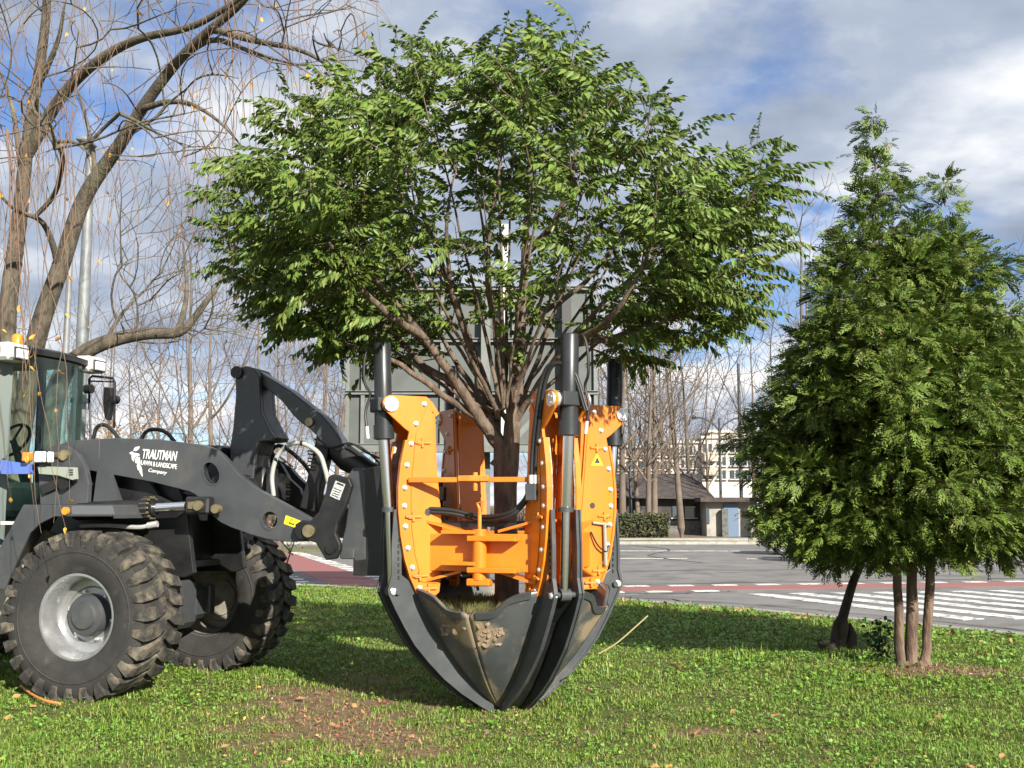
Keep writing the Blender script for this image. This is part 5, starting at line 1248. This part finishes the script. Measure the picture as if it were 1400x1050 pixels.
# ================================================================== background: bare trees, poles, billboard, buildings, cars
rng = np.random.default_rng(99)
def proto_tree(h, spread, ntips, seed, lean=0.0, forks=4):
    """crown points in an upward fan; returns the Empty with trunk and twig parts"""
    g = np.random.default_rng(seed); limbs = [[np.array((0, 0, .2)), np.array((lean * .1, 0, h * .15)), np.array((lean * .3, .0, h * .35)), np.array((lean * .6, .1, h * .6)), np.array((lean, 0, h * .9))]]
    for k in range(forks):
        a = g.uniform(0, 6.28); z0 = h * g.uniform(.18, .5); p0 = np.array((lean * .4 * z0 / h, 0, z0)); d = np.array((math.cos(a), math.sin(a), 0))
        limbs.append([p0, p0 + d * spread * .3 + np.array((0, 0, h * .12)), p0 + d * spread * .55 + np.array((0, 0, h * .28)), p0 + d * spread * .8 + np.array((0, 0, h * .42))])
    tips = []
    while len(tips) < ntips:
        a = g.uniform(0, 6.28); z = g.uniform(.28, 1.0); rr = spread * math.sin(math.pi * min(1, (z - .15) / .95)) ** .7 * math.sqrt(g.uniform(.05, 1)); tips.append((lean * z + rr * math.cos(a), rr * math.sin(a), h * z))
    return bare_tree('bare_tree', Vector((0, 0, 0)), limbs, tips, 'x', None, tip=.007, rmax=h * .015, rl=(h * .013, h * .003), mb_=M_farbark, seg=.5, wpath=.28, sides=(7, 3), big=.03)
PT = [proto_tree(9, 2.6, 420, 1), proto_tree(11, 3.4, 480, 2, .8), proto_tree(8, 2.2, 360, 3, -.5, 5), proto_tree(12, 2.4, 420, 4, .3, 3)]
usedp = [False] * 4
def place_tree(k, u, Y, s, rz, label, group, z=0.0):
    x = (u - 700) / FPX * Y
    o = PT[k] if not usedp[k] else copy_tree(PT[k]); usedp[k] = True
    o.location = (x, Y, z); o.scale = (s, s, s); o.rotation_euler = (0, 0, rz); o['label'] = label; o['group'] = group
def bank_z(x, y): return .03 + np.clip((y - 60) / 60, 0, 1) ** 1.5 * (1.2 + 1.4 / (1 + np.exp((x + 4) / 5))) - .15
LT = [(-120, 62), (-30, 70), (40, 58), (95, 75), (150, 62), (185, 88), (225, 64), (262, 58), (300, 80), (345, 63), (400, 72), (440, 60), (475, 84), (520, 66), (15, 90), (70, 66), (125, 92), (205, 76), (240, 72), (285, 66), (325, 90), (372, 58), (420, 86), (500, 59)][:15]
for i, (u, Y) in enumerate(LT):
    x = (u - 700) / FPX * Y; place_tree(i % 4, u, Y, rng.uniform(1.1, 1.75), rng.uniform(0, 6.28), 'bare winter tree in the far row behind the wheel loader', 'bare trees on the bank behind the loader', float(bank_z(x, Y)))
RT = [(850, 59), (872, 66), (893, 60), (905, 75), (930, 61.5), (1075, 80), (1100, 60), (1130, 75), (1180, 64), (1330, 70), (1420, 62), (820, 72), (780, 64), (740, 78), (1260, 90), (1390, 85), (838, 85), (862, 78), (882, 90), (915, 84), (945, 70), (965, 92), (1030, 74), (1055, 62), (885, 58.5), (920, 59.5)][:25]
for i, (u, Y) in enumerate(RT):
    x = (u - 700) / FPX * Y; place_tree((i + 1) % 4, u, Y, rng.uniform(1.15, 1.75), rng.uniform(0, 6.28), 'bare winter tree across the road to the right of the spade', 'bare trees beyond the road on the right', float(bank_z(x, Y)))
# thin bare trees nearer, behind the loader arm
for k, u, Y, s in ((0, 215, 33, .85), (2, 150, 34, .85), (1, 290, 36, 1.0), (3, 385, 35, .75), (1, 455, 45, 1.0)):
    place_tree(k, u, Y, s, rng.uniform(0, 6.28), {215: 'slender bare tree rising just above the lettering on the loader arm', 150: 'slender bare tree right beside the cab mirror', 290: 'slender bare tree left of the upright bell crank', 385: 'slender bare tree seen through the loader linkage', 455: 'slender bare tree between the loader linkage and the billboard'}[u], 'slender bare trees between loader and road', -.14)
# leafy brown shrubs behind the loader
def shrub(u, Y, h, w, nl, label, m=M_bleaf, group=None, name='brown_shrub', dens=60):
    x = (u - 700) / FPX * Y; base = Vector((x, Y, -.1)); g = np.random.default_rng(int(u * 7 + Y))
    e = empty(name, base, 0, label, 'shrub', group); s = Skeleton(9000); s.chain([np.array((0, 0, -.1)), np.array((0, 0, .3))])
    t = np.stack([g.normal(0, w * .45, dens), g.normal(0, w * .35, dens), g.uniform(.25, 1, dens) * h], -1); s.grow(t, np.zeros(3), g, wpath=.3, seg=.3, curve=.2)
    V, F, _ = s.tubes(s.radii(.006, 2.3, .05), 3); np_obj('stem', V, F, M_farbark, e)
    n = nl; P = s.P[g.integers(2, s.n, n)] + g.normal(0, .12, (n, 3)); V, F = stamp([(lv * 1.1, lf)], np.zeros(n, int), rot_frames(g.normal(0, 1, (n, 3)), g.normal(0, 1, (n, 3))), P, g.uniform(.7, 1.5, n))
    tag(np_obj('foliage', V, F, m, e), kind='stuff'); return e
for i, (u, Y, h, w) in enumerate(((130, 26, 3.6, 1.3), (165, 27, 3.9, 1.3), (205, 28, 3.4, 1.2), (245, 30, 3.0, 1.2), (395, 28, 3.4, 1.2))):
    shrub(u, Y, h, w, 420, ['leftmost bare shrub with brown leaves, beside the cab', 'brown leaved shrub above the first hose loop', 'brown leaved shrub above the lettering on the arm', 'low brown leaved shrub left of the upright bell crank', 'brown leaved shrub under the tilt link of the loader'][i], group='brown leaved shrubs behind the loader')
# hedge beyond the road
m_hedge = mat('hedge_leaf', (.060, .070, .028), .7, island=.45, hue=.03, transl=.1)
hx0, hx1, hY = (842 - 700) / FPX * 57, (908 - 700) / FPX * 57, 57.6
hd = empty('hedge', Vector(((hx0 + hx1) / 2, hY, 0)), 0, 'low dull green hedge across the road right of the spade', 'hedge')
n = 5200; P = np.stack([rng.uniform(-.5, .5, n) * (hx1 - hx0 + .4), rng.uniform(-.6, .6, n), rng.uniform(.05, 1, n) ** .8 * 1.25 * (1 + .12 * np.sin(np.linspace(0, 60, n)))], -1)
V, F = stamp([(lv * 2.2, lf)], np.zeros(n, int), rot_frames(rng.normal(0, 1, (n, 3)), rng.normal(0, 1, (n, 3))), P, rng.uniform(.7, 1.4, n))
tag(np_obj('foliage', V, F, m_hedge, hd), kind='stuff')
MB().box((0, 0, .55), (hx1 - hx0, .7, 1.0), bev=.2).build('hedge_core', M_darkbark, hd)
# tangled low thicket filling the gap below the trees
def thicket(name, u0, u1, Y, h, label):
    x0, x1 = (u0 - 700) / FPX * Y, (u1 - 700) / FPX * Y; g = np.random.default_rng(int(u0 + 900)); n = 1500
    A = np.stack([g.uniform(x0, x1, n), g.uniform(Y - 1.5, Y + 1.5, n), np.full(n, .0)], -1); A[:, 2] = bank_z(A[:, 0], A[:, 1]); B = A + np.stack([g.normal(0, .7, n), g.normal(0, .5, n), g.uniform(.4, 1, n) * h], -1); C_ = (A + B) / 2 + g.normal(0, .15, (n, 3))
    s = Skeleton(3 * n + 2); 
    s.P[:3 * n] = np.stack([A, C_, B], 1).reshape(-1, 3); par = np.arange(3 * n) - 1; par[::3] = -1; s.par[:3 * n] = par; s.n = 3 * n
    V, F, _ = s.tubes(np.tile([.03, .022, .010], n), 3); return tag(np_obj(name, V, F, M_farbark), label, 'undergrowth', kind='stuff')
thicket('undergrowth', -40, 520, 64, 2.4, 'tangle of bare brown undergrowth far behind the loader'); thicket('undergrowth', 560, 1500, 70, 2.2, 'tangle of bare brown undergrowth far across the road')
# ---- poles
m_galv = mat('galvanised', (.22, .235, .24), .6, metal=.3, c2=(.17, .18, .19), scale=4)
m_pole = mat('dark_pole', (.05, .05, .052), .6)
def pole(name, u, v_top, Y, r0, r1, m, label, extra=None):
    b = Vector(((u - 700) / FPX * Y, Y, -.1)); e = empty(name, b, 0, label, 'pole'); zt = at(u, v_top, Y).z + .1
    MB().lathe([(0, r0 * 1.4), (.25, r0 * 1.4), (.27, r0), (zt, r1), (zt, 0)], (0, 0, 0), (0, 0, 1), 16).build('shaft', m, e)
    if extra: extra(e, zt)
    return e
def head1(e, zt):
    MB().tube([(0, 0, zt - .05), (.03, -.05, zt + .02), (.05, -.2, zt + .05)], .05, 10).box((.06, -.35, zt + .06), (.22, .5, .1), bev=.04).build('lamp_head', m_galv, e)
    for z in (2.9, 3.6): MB().cyl((0, 0, z), (0, 0, z + .08), .15, 16).build('band', m_galv, e)
pole('street_lamp', 106, 208, 19.5, .15, .075, m_galv, 'pale galvanised lamp post rising behind the loader cab', head1)
pole('thin_pole', 84, 330, 24, .09, .06, m_galv, 'thin pale pole just left of the galvanised lamp post')
def head2(e, zt):
    for sg in (-1, 1):
        MB().tube(smooth_path([(0, 0, zt - .9), (sg * .3, 0, zt - .45), (sg * 1.0, 0, zt - .02), (sg * 1.5, 0, zt + .05)], 12), .05, 6).build('arm', m_pole, e)
        MB().lathe([(0, 0), (.02, .2), (.14, .26), (.26, .16), (.30, 0)], (sg * 1.7, 0, zt - .08), (0, 0, 1), 14).build('lamp_head', m_pole, e)
pole('street_lamp', 984, 572, 72, .11, .07, m_pole, 'dark street lamp with two curved arms beyond the road', head2)
pole('utility_pole', 1012, 497, 66, .12, .09, m_pole, 'tall thin dark pole just right of the two-armed street lamp')
pole('utility_pole', 861, 560, 60, .09, .07, m_pole, 'thin dark pole standing behind the low hedge')
# ---- billboard seen from behind
m_sheet = mat('board_sheet', (.085, .095, .09), .6, metal=.2, c2=(.105, .115, .11), scale=2.5, c3=(.17, .15, .11), c3scale=1.6, c3lo=.62, c3hi=.8, rvar=.1)
m_frame = mat('board_frame', (.17, .18, .17), .55, metal=.2, c2=(.14, .15, .14), scale=6)
BY = 20.2
bb = empty('billboard', Vector((at(640, 600, BY).x, BY, 0)), 0, 'grey metal back of a billboard on posts behind the leafy tree', 'billboard')
def bq(u, v): p = at(u, v, BY); return p.x - bb.location.x, p.z
x0, zt = bq(478, 395); x1, zb_ = bq(815, 610)
cols = [x0, x0 + .28, (x0 * .62 + x1 * .38), (x0 * .33 + x1 * .67), x1]; rows = [zb_, zb_ + (zt - zb_) / 3 * 1.0, zb_ + (zt - zb_) / 3 * 2, zt]
for i in range(4):
    for j in range(3):
        MB().box(((cols[i] + cols[i + 1]) / 2, .06, (rows[j] + rows[j + 1]) / 2), (cols[i + 1] - cols[i] - .03, .03, rows[j + 1] - rows[j] - .05)).build('panel', m_sheet, bb)
for z in rows: MB().box(((x0 + x1) / 2, 0, z), (x1 - x0 + .1, .10, .055)).box(((x0 + x1) / 2, -.03, z + .035), (x1 - x0 + .1, .12, .012)).build('rail', m_frame, bb)
for x in cols: MB().box((x, .01, (zb_ + zt) / 2), (.07, .075, zt - zb_)).build('stud', m_frame, bb)
MB().box(((x0 + x1) / 2, -.35, zb_ - .10), (x1 - x0 + .1, .6, .04)).box(((x0 + x1) / 2, -.66, zb_ - .08), (x1 - x0 + .1, .03, .12)).build('walkway', m_frame, bb)
for u, m_ in ((664, m_galv), (775, m_pole)):
    x, _ = bq(u, 600); MB().box((x, -.12, zt / 2), (.17, .12, zt)).build('post', m_ if u != 664 else m_frame, bb)
xw, _ = bq(690, 600); MB().box((xw, -.12, (zt + 2) / 2 + .6), (.13, .10, zt - 2 + 1.2)).build('white_stay', mat('pale_steel', (.5, .52, .5), .5), bb)
MB().box((bq(700, 600)[0], -.25, zb_ + .05), (.10, .06, 1.1), Matrix.Rotation(R(42), 3, 'Y')).build('brace', m_frame, bb)
# ---- buildings
m_wall_w = mat('pale_render', (.48, .45, .41), .9, c2=(.50, .47, .42), scale=.3)
m_wall_d = mat('dark_timber', (.035, .032, .030), .85, c2=(.06, .055, .05), scale=2, stretch=(6, 6, 1))
m_roof = mat('dark_shingle', (.045, .036, .033), .9, c2=(.075, .06, .055), scale=3)
m_win = mat('window_glass', (.05, .065, .08), .08, coat=.5); m_stone = mat('grey_stone', (.14, .14, .13), .95, c2=(.08, .08, .075), scale=4)
def bpt(u, v, Y): p = at(u, v, Y); return p.x, p.z
HY = 66.0
h = empty('wooden_house', Vector((bpt(910, 730, HY)[0], HY, 0)), 0, 'low dark timber house with a dark hipped roof across the road', 'house')
hx0 = bpt(838, 700, HY)[0] - h.location.x; hx1 = bpt(966, 700, HY)[0] - h.location.x; ze = bpt(0, 677, HY)[1]; zr = bpt(0, 645, HY)[1]; hd_ = 7.0
MB().box(((hx0 + hx1) / 2, hd_ / 2, ze / 2), (hx1 - hx0 - .6, hd_ - .6, ze)).build('wall', m_wall_d, h)
MB().box(((hx0 + hx1) / 2 + 1.6, -.1 + .2, .45), (3.6, .3, .9)).build('stone_base', m_stone, h)
rx1 = bpt(949, 645, HY + 3)[0] - h.location.x
rv = [(hx0 - 4, -.5, ze - .1), (hx1 + .5, -.5, ze - .25), (hx1 + .5, hd_ + .5, ze - .25), (hx0 - 4, hd_ + .5, ze - .1), (hx0 - 4, hd_ / 2, zr), (rx1, hd_ / 2, zr)]
MB().add([Vector(q) for q in rv], [(0, 1, 5, 4), (1, 2, 5), (2, 3, 4, 5), (0, 4, 3), (0, 3, 2, 1)]).build('roof', m_roof, h)
for u0_, u1_ in ((920, 934), (937, 952)):
    a = bpt(u0_, 692, HY); b = bpt(u1_, 708, HY)
    w = MB().box(((a[0] + b[0]) / 2 - h.location.x, .27, (a[1] + b[1]) / 2), (b[0] - a[0], .1, a[1] - b[1])).build('window', m_win, h)
    MB().box(((a[0] + b[0]) / 2 - h.location.x, .20, b[1] - .03), (b[0] - a[0] + .2, .2, .06)).build('sill', m_wall_w, w)
g_ = empty('garage', Vector((bpt(1000, 730, 64)[0], 64, 0)), 0, 'small white walled shed with a flat roof right of the dark timber house', 'shed')
gx0, gx1 = bpt(962, 700, 64)[0] - g_.location.x, bpt(1040, 700, 64)[0] - g_.location.x; zg = bpt(0, 686, 64)[1]
MB().box(((gx0 + gx1) / 2, 2.2, zg / 2), (gx1 - gx0 - .4, 4, zg)).build('wall', mat('shed_render', (.34, .32, .29), .9, c2=(.24, .22, .2), scale=1.5), g_)
MB().box(((gx0 + gx1) / 2, 2.0, zg + .12), (gx1 - gx0 + .5, 5, .25)).build('roof', m_roof, g_)
MB().box((bpt(1000, 700, 64)[0] - g_.location.x, .15, .95), (.85, .1, 1.9)).build('door', mat('blue_door', (.10, .15, .23), .5), g_)
MB().box((bpt(968, 700, 64)[0] - g_.location.x, .16, 1.2), (.2, .08, .9)).build('window', m_win, g_)
MB().box((bpt(990, 700, 64)[0] - g_.location.x, -.1, .75), (.35, .35, 1.7)).build('pier', m_stone, g_)
# apartment block
AY = 130.0
ap = empty('apartment_block', Vector((bpt(960, 700, AY)[0], AY, 0)), 0, 'pale multi-storey apartment block in the distance behind the dark house', 'building')
def block(u0, u1, vt, dep, m, y0=0):
    a = bpt(u0, vt, AY); b = bpt(u1, vt, AY); xm = (a[0] + b[0]) / 2 - ap.location.x
    MB().box((xm, y0 + dep / 2, a[1] / 2), (b[0] - a[0], dep, a[1])).build('wall', m, ap)
    MB().box((xm, y0 + dep / 2, a[1] + .15), (b[0] - a[0] + .6, dep + .6, .3)).build('cornice', m_wall_w, ap)
    return xm, a[1]
m_w2 = mat('warm_render', (.52, .45, .36), .9, c2=(.42, .37, .30), scale=.4); m_w3 = mat('grey_render', (.36, .35, .34), .9)
block(780, 928, 612, 12, m_w2, .5); block(928, 958, 606, 12, m_w3, 0); block(958, 1065, 600, 12, m_wall_w, -.6); block(975, 1058, 590, 8, m_w2, 2); block(1065, 1200, 612, 12, m_w3, 1)
def apwin(u, v, w, hh, y):
    x, z = bpt(u, v, AY); o = MB().box((x - ap.location.x, y, z), (w, .3, hh)).build('window', m_win, ap)
    MB().box((x - ap.location.x, y - .12, z), (.12, .12, hh)).box((x - ap.location.x, y - .2, z - hh / 2 - .08), (w + .3, .3, .14)).build('frame', m_wall_w, o)
for v in (616, 634, 652):
    for u in (795, 812, 829, 846, 863, 880, 897, 914): apwin(u, v + 2, .9, 1.0, .48)
    for u in (936, 947): apwin(u, v, .6, 1.0, -.02)
    for u in (966, 985, 1003, 1020, 1037, 1053): apwin(u, v - 3, 1.0, 1.0, -.62)
    for u in (1080, 1100, 1120, 1140): apwin(u, v, 1.0, 1.0, .98)
for v in (626, 645):
    a = bpt(960, v, AY); b = bpt(978, v, AY); MB().box(((a[0] + b[0]) / 2 - ap.location.x, -1.2, a[1]), (b[0] - a[0], 1.2, .9)).build('balcony', m_w2, ap)
# far pale blocks behind the loader
for u0_, u1_, vt, Y_, lab in ((840, 1010, 640, 105, None),):
    pass
# ---- cars half hidden by the cypress
def car(u, Y, ang, paint, label):
    x = (u - 700) / FPX * Y; e = empty('parked_car', Vector((x, Y, ROAD_Z)), ang, label, 'car', 'cars standing beyond the crossing')
    side = [(-2.05, .35), (-2.1, .62), (-2.0, .82), (-1.55, .93), (-.9, 1.40), (-.4, 1.46), (.55, 1.44), (1.25, .98), (1.85, .86), (2.08, .68), (2.1, .38), (1.9, .25), (-1.9, .25)]
    MB().prism(side, lambda a, b, t: Vector((a, t * (1 - .16 * max(0, (b - .9) / .55)), b)), -.84, .84).build('body', paint, e, bevel=.05)
    for sg in (-1, 1):
        MB().prism([(-1.42, .95), (-.86, 1.34), (-.2, 1.39), (-.2, .95)], lambda a, b, t: Vector((a, t * (1 - .16 * max(0, (b - .9) / .55)), b)), sg * .842, sg * .85).build('side_window', m_win, e)
        MB().prism([(-.12, .95), (-.12, 1.39), (.5, 1.37), (1.12, .98)], lambda a, b, t: Vector((a, t * (1 - .16 * max(0, (b - .9) / .55)), b)), sg * .842, sg * .85).build('side_window', m_win, e)
        for xw in (-1.28, 1.3):
            w = MB().lathe([(-.10, .2), (-.10, .30), (-.06, .315), (.06, .315), (.10, .30), (.10, .2)], (xw, sg * .76, .315), (0, 1, 0), 24).build('wheel', M_hose, e)
            MB().lathe([(sg * .085, .205), (sg * .095, .19), (sg * .06, .16), (sg * .07, .05), (sg * .08, 0)], (xw, sg * .76, .315), (0, 1, 0), 20).build('rim', M_rim, w)
            for q in range(5): MB().box((xw + .12 * math.cos(q * 1.257), sg * .845, .315 + .12 * math.sin(q * 1.257)), (.17, .03, .045), Matrix.Rotation(-q * 1.257, 3, 'Y')).build('spoke', M_rim, w)
        MB().box((2.04, sg * .58, .70), (.1, .32, .14), bev=.03).build('headlight', M_lens, e); MB().box((-2.06, sg * .62, .74), (.08, .25, .14), bev=.03).build('tail_light', mat('tail_red', (.35, .02, .02), .3), e)
car(1163, 36.2, R(3), mat('car_silver', (.30, .31, .33), .25, metal=.6, coat=.6), 'silver car beyond the crossing half hidden behind the leaning cypress')
car(1112, 41.5, R(-8), mat('car_black', (.02, .021, .024), .2, coat=.8), 'black car at the left edge of the cypress foliage')
car(1352, 42, R(4), mat('car_dark_blue', (.03, .04, .07), .22, coat=.8), 'dark car seen in the gap right of the three cypress trunks')
# ================================================================== grass and fallen leaves
rng = np.random.default_rng(77)
def in_view(x, y): return (np.abs(x) < .50 * y + .4) & (y < kerb_y(x) - .12)
m_grass = mat('grass_blade', (.155, .275, .040), .5, c2=(.19, .255, .056), scale=1.1, island=.6, hue=.045, transl=.25, spec=.35)
m_grass2 = mat('broad_weed', (.14, .28, .044), .5, island=.4, hue=.02, transl=.22, spec=.35)
m_dry = mat('dry_grass', (.27, .21, .10), .8, island=.35)
def scatter(n, pw=1.35):
    y = 6.3 + (24 - 6.3) * rng.uniform(0, 1, n) ** 1.0
    w = (6.3 / y) ** pw; y = y[rng.uniform(0, 1, n) < w * (y / 24) * 3.2]; x = rng.uniform(-.52, .52, len(y)) * y + 0
    ok = in_view(x, y); return x[ok], y[ok]
def clump(x, y): return .5 + .5 * np.sin(x * 3.1 + 1.7 * np.sin(y * 2.3)) * np.sin(y * 2.7 + 1.3 * np.sin(x * 1.9)) + .25 * np.sin(x * 11 + y * 4) * np.sin(y * 9 - x * 3)
def blades(name, x, y, hmin, hmax, wid, m, lean=.7):
    n = len(x); z = ground_h(x, y) - .004; az = rng.uniform(0, 6.28, n); la = np.abs(rng.normal(0, lean, n)); h_ = rng.uniform(hmin, hmax, n) * (.45 + 1.0 * np.clip(clump(x, y), 0, 1.2)); wd = wid * rng.uniform(.7, 1.4, n) * np.clip(y / 9, .8, 1.9)
    d = np.stack([np.cos(az), np.sin(az)], -1); s = np.stack([-np.sin(az), np.cos(az)], -1); P = np.stack([x, y, z], -1)
    def pt(f, u, k): 
        q = P.copy(); b = la * f ** 1.6 * h_; q[:, :2] += d * b[:, None] + s * (u * wd * k)[:, None]; q[:, 2] += h_ * f * np.cos(np.minimum(la, 1.2) * f * .7); return q
    V = np.stack([pt(0, -.5, 1), pt(0, .5, 1), pt(.55, .5, .85), pt(.55, -.5, .85), pt(1, 0, 0)], 1).reshape(-1, 3)
    b = (np.arange(n) * 5)[:, None, None]; F = (b + np.array([(0, 1, 2), (0, 2, 3), (3, 2, 4)])[None]).reshape(-1, 3)
    return np_obj(name, V, F, m)
x, y = scatter(760000); w = patch_w(x, y); thin = np.clip(.75 - clump(x * 1.3 + 5, y * 1.2), 0, .7); k = rng.uniform(0, 1, len(x)) > np.maximum(w * .93, thin); x, y = x[k], y[k]
print('blades', len(x))
o = blades('grass', x, y, .018, .052, .0066, m_grass, 1.15); tag(o, 'short green lawn grass around the machine and the trees', 'grass', kind='stuff')
x, y = scatter(130000); sel = (rng.uniform(0, 1, len(x)) < np.clip(clump(x * .7 + 3, y * .6) - .15 + .35 * (x > 1.5), 0, 1)) & (patch_w(x, y) < .4); x, y = x[sel], y[sel]
# small broad leaves of clover and weeds
wv = np.array([(0, 0, 0), (.5, .42, .12), (1, 0, .05), (.5, -.42, .12)]); wf = np.array([(0, 1, 2), (0, 2, 3)]); n = len(x)
az = rng.uniform(0, 6.28, n); A = np.stack([np.cos(az), np.sin(az), rng.uniform(-.1, .7, n)], -1)
V, F = stamp([(wv, wf)], np.zeros(n, int), rot_frames(A, np.tile([0, 0, 1.], (n, 1)), rng, .4), np.stack([x, y, ground_h(x, y) + rng.uniform(.005, .045, n)], -1), rng.uniform(.018, .040, n) * np.clip(y / 9, .9, 1.6))
tag(np_obj('weeds', V, F, m_grass2), 'low broad leaved weeds and clover in the lawn', 'ground cover', kind='stuff')
x, y = scatter(110000); k = rng.uniform(0, 1, len(x)) < .13 + .6 * (patch_w(x, y) > .12); x, y = x[k], y[k]
o = blades('dry_grass', x, y, .015, .045, .005, m_dry, 1.2); tag(o, 'thin straw coloured dead grass on the worn earth', 'dry grass', kind='stuff')
# taller tufts by the kerb and the trunks
tx_, ty_ = [], []
for cx, cy, nb, sp in ((3.2, 13.2, 260, .16), (3.5, 12.4, 200, .14), (2.9, 14.6, 200, .2), (5.4, 12.6, 160, .2), (-5.2, 9.4, 160, .25), (-3.0, 8.9, 110, .14), (4.5, 14, 180, .25), (1.9, 18.6, 300, .5), (2.8, 17.6, 300, .5), (-3.2, 19, 300, .6), (4.3, 15.6, 240, .4), (2.4, 12.3, 180, .25), (1.0, 11.8, 150, .3)):
    tx_.append(rng.normal(cx, sp, nb)); ty_.append(rng.normal(cy, sp, nb))
tx_ = np.concatenate(tx_); ty_ = np.concatenate(ty_); k = in_view(tx_, ty_); o = blades('tall_grass', tx_[k], ty_[k], .05, .125, .009, m_grass, .9); tag(o, 'taller tufts of grass near the kerb and the cypress trunks', 'grass', kind='stuff')
# fallen leaves: the large ones singly
dl = np.array([(0, 0, 0), (.35, .30, .10), (.75, .26, .02), (1, 0, .12), (.7, -.30, .06), (.3, -.27, .12), (.5, 0, -.02)]); dlf = np.array([(0, 1, 6), (1, 2, 6), (2, 3, 6), (3, 4, 6), (4, 5, 6), (5, 0, 6)])
m_tan = mat('fallen_leaf', (.46, .25, .105), .7, c2=(.30, .16, .07), scale=20, island=.1); m_gold = mat('fallen_gold', (.66, .40, .07), .6)
for m_, nm, cnt, lab, smin, smax in ((m_tan, 'fallen_leaf', 230, 'curled tan fallen leaf lying on the lawn', .05, .11), (m_gold, 'fallen_leaf', 60, 'small golden fallen leaf lying on the lawn', .03, .05)):
    src = np_obj(nm, dl, dlf, m_); q = 0
    while q < cnt:
        y = rng.uniform(6.6, 19); x = rng.uniform(-.48, .48) * y
        if m_ is m_tan and rng.uniform() < .6: t = rng.uniform(0, 1); x = 1.2 + 5.6 * t; y = float(kerb_y(x)) - abs(rng.normal(.3, 1.2)) - .2
        if not in_view(np.array(x), np.array(y)): continue
        o = src if q == 0 else share(src, None); q += 1
        o.location = (x, y, float(ground_h(x, y)) + rng.uniform(.015, .035)); o.rotation_euler = (rng.normal(0, .5), rng.normal(0, .5), rng.uniform(0, 6.28)); s = rng.uniform(smin, smax); o.scale = (s, s, s)
        tag(o, lab, 'leaf', 'tan leaves fallen on the lawn' if m_ is m_tan else 'golden leaves fallen on the lawn')
# fine litter
x, y = scatter(24000); k = rng.uniform(0, 1, len(x)) < .10 + .25 * (patch_w(x, y) > .1); x, y = x[k], y[k]; n = len(x)
V, F = stamp([(dl, dlf)], np.zeros(n, int), rot_frames(rng.normal(0, 1, (n, 3)) * np.array([1, 1, .3]), np.tile([0, 0, 1.], (n, 1)), rng, .6), np.stack([x, y, ground_h(x, y) + rng.uniform(.01, .03, n)], -1), rng.uniform(.012, .035, n))
tag(np_obj('leaf_litter', V, F, mat('litter_bits', (.36, .22, .10), .8, island=.5, hue=.03)), 'fine bits of dead leaf scattered over the lawn', 'leaf litter', kind='stuff')
# red and brick coloured specks in the worn patch
n = 150; x = rng.normal(-1.45, .55, n); y = rng.normal(8.9, .9, n)
V, F = stamp([(dl, dlf)], np.zeros(n, int), rot_frames(rng.normal(0, 1, (n, 3)) * np.array([1, 1, .3]), np.tile([0, 0, 1.], (n, 1)), rng, .6), np.stack([x, y, ground_h(x, y) + rng.uniform(.005, .02, n)], -1), rng.uniform(.015, .05, n))
tag(np_obj('red_litter', V, F, mat('red_bits', (.42, .13, .08), .8, island=.4)), 'reddish leaf scraps on the worn brown patch by the spade', 'leaf litter', kind='stuff')
# soil clods along the worn ground
bm = bmesh.new(); bmesh.ops.create_icosphere(bm, subdivisions=2, radius=1); pv = np.array([v.co[:] for v in bm.verts]); pf = np.array([[v.index for v in f.verts] for f in bm.faces]); bm.free()
pr = [(pv * (1 + rng.normal(0, .16, (len(pv), 1))) * np.array([1, 1, .55]), pf) for _ in range(4)]
n = 640; x = np.concatenate([rng.normal(.05, .22, 120), rng.normal(-.9, .9, 260), rng.normal(1.6, .9, 140), rng.normal(4.3, .6, 120)]); y = np.concatenate([rng.normal(9.55, .14, 120), rng.normal(8.8, .7, 260), rng.normal(8.5, .35, 140), rng.normal(11.2, .3, 120)])
V, F = stamp(pr, rng.integers(0, 4, n), rot_frames(rng.normal(0, 1, (n, 3)) * np.array([1, 1, .2]), np.tile([0, 0, 1.], (n, 1))), np.stack([x, y, ground_h(x, y) + .002], -1), rng.uniform(.006, .028, n) * rng.uniform(.5, 1.2, n))
tag(np_obj('soil_crumbs', V, F, mat('soil_clod', (.13, .085, .05), .95, c2=(.19, .13, .08), scale=20, bump=.5), smooth=True), 'loose crumbs of dark soil on the worn ground', 'soil', kind='stuff')
# dark leafy sapling by the trunks
e = empty('sapling', on_ground(1205, 905, -.02), 0, 'small dark leafy sapling left of the three cypress trunks', 'plant')
MB().tube([(0, 0, -.02), (.02, 0, .2), (.0, .02, .38)], [.008, .006, .003], 6).build('stem', M_darkbark, e)
n = 130; P = np.stack([rng.normal(0, .07, n), rng.normal(0, .07, n), rng.uniform(.05, .45, n)], -1)
V, F = stamp([(dl, dlf)], np.zeros(n, int), rot_frames(rng.normal(0, 1, (n, 3)), rng.normal(0, 1, (n, 3))), P, rng.uniform(.04, .08, n)); tag(np_obj('foliage', V, F, mat('sapling_leaf', (.025, .06, .018), .5, island=.3), e), kind='stuff')
# orange cable by the near wheel
mb = MB().tube(smooth_path([on_ground(28, 938, .03), on_ground(45, 950, .035), on_ground(62, 958, .035), on_ground(82, 962, .03)], 16), .012, 8)
tag(mb.build('cable', mat('cable_orange', (.60, .24, .07), .6)), 'short orange cable lying in the grass by the near tyre', 'cable')
print('done')
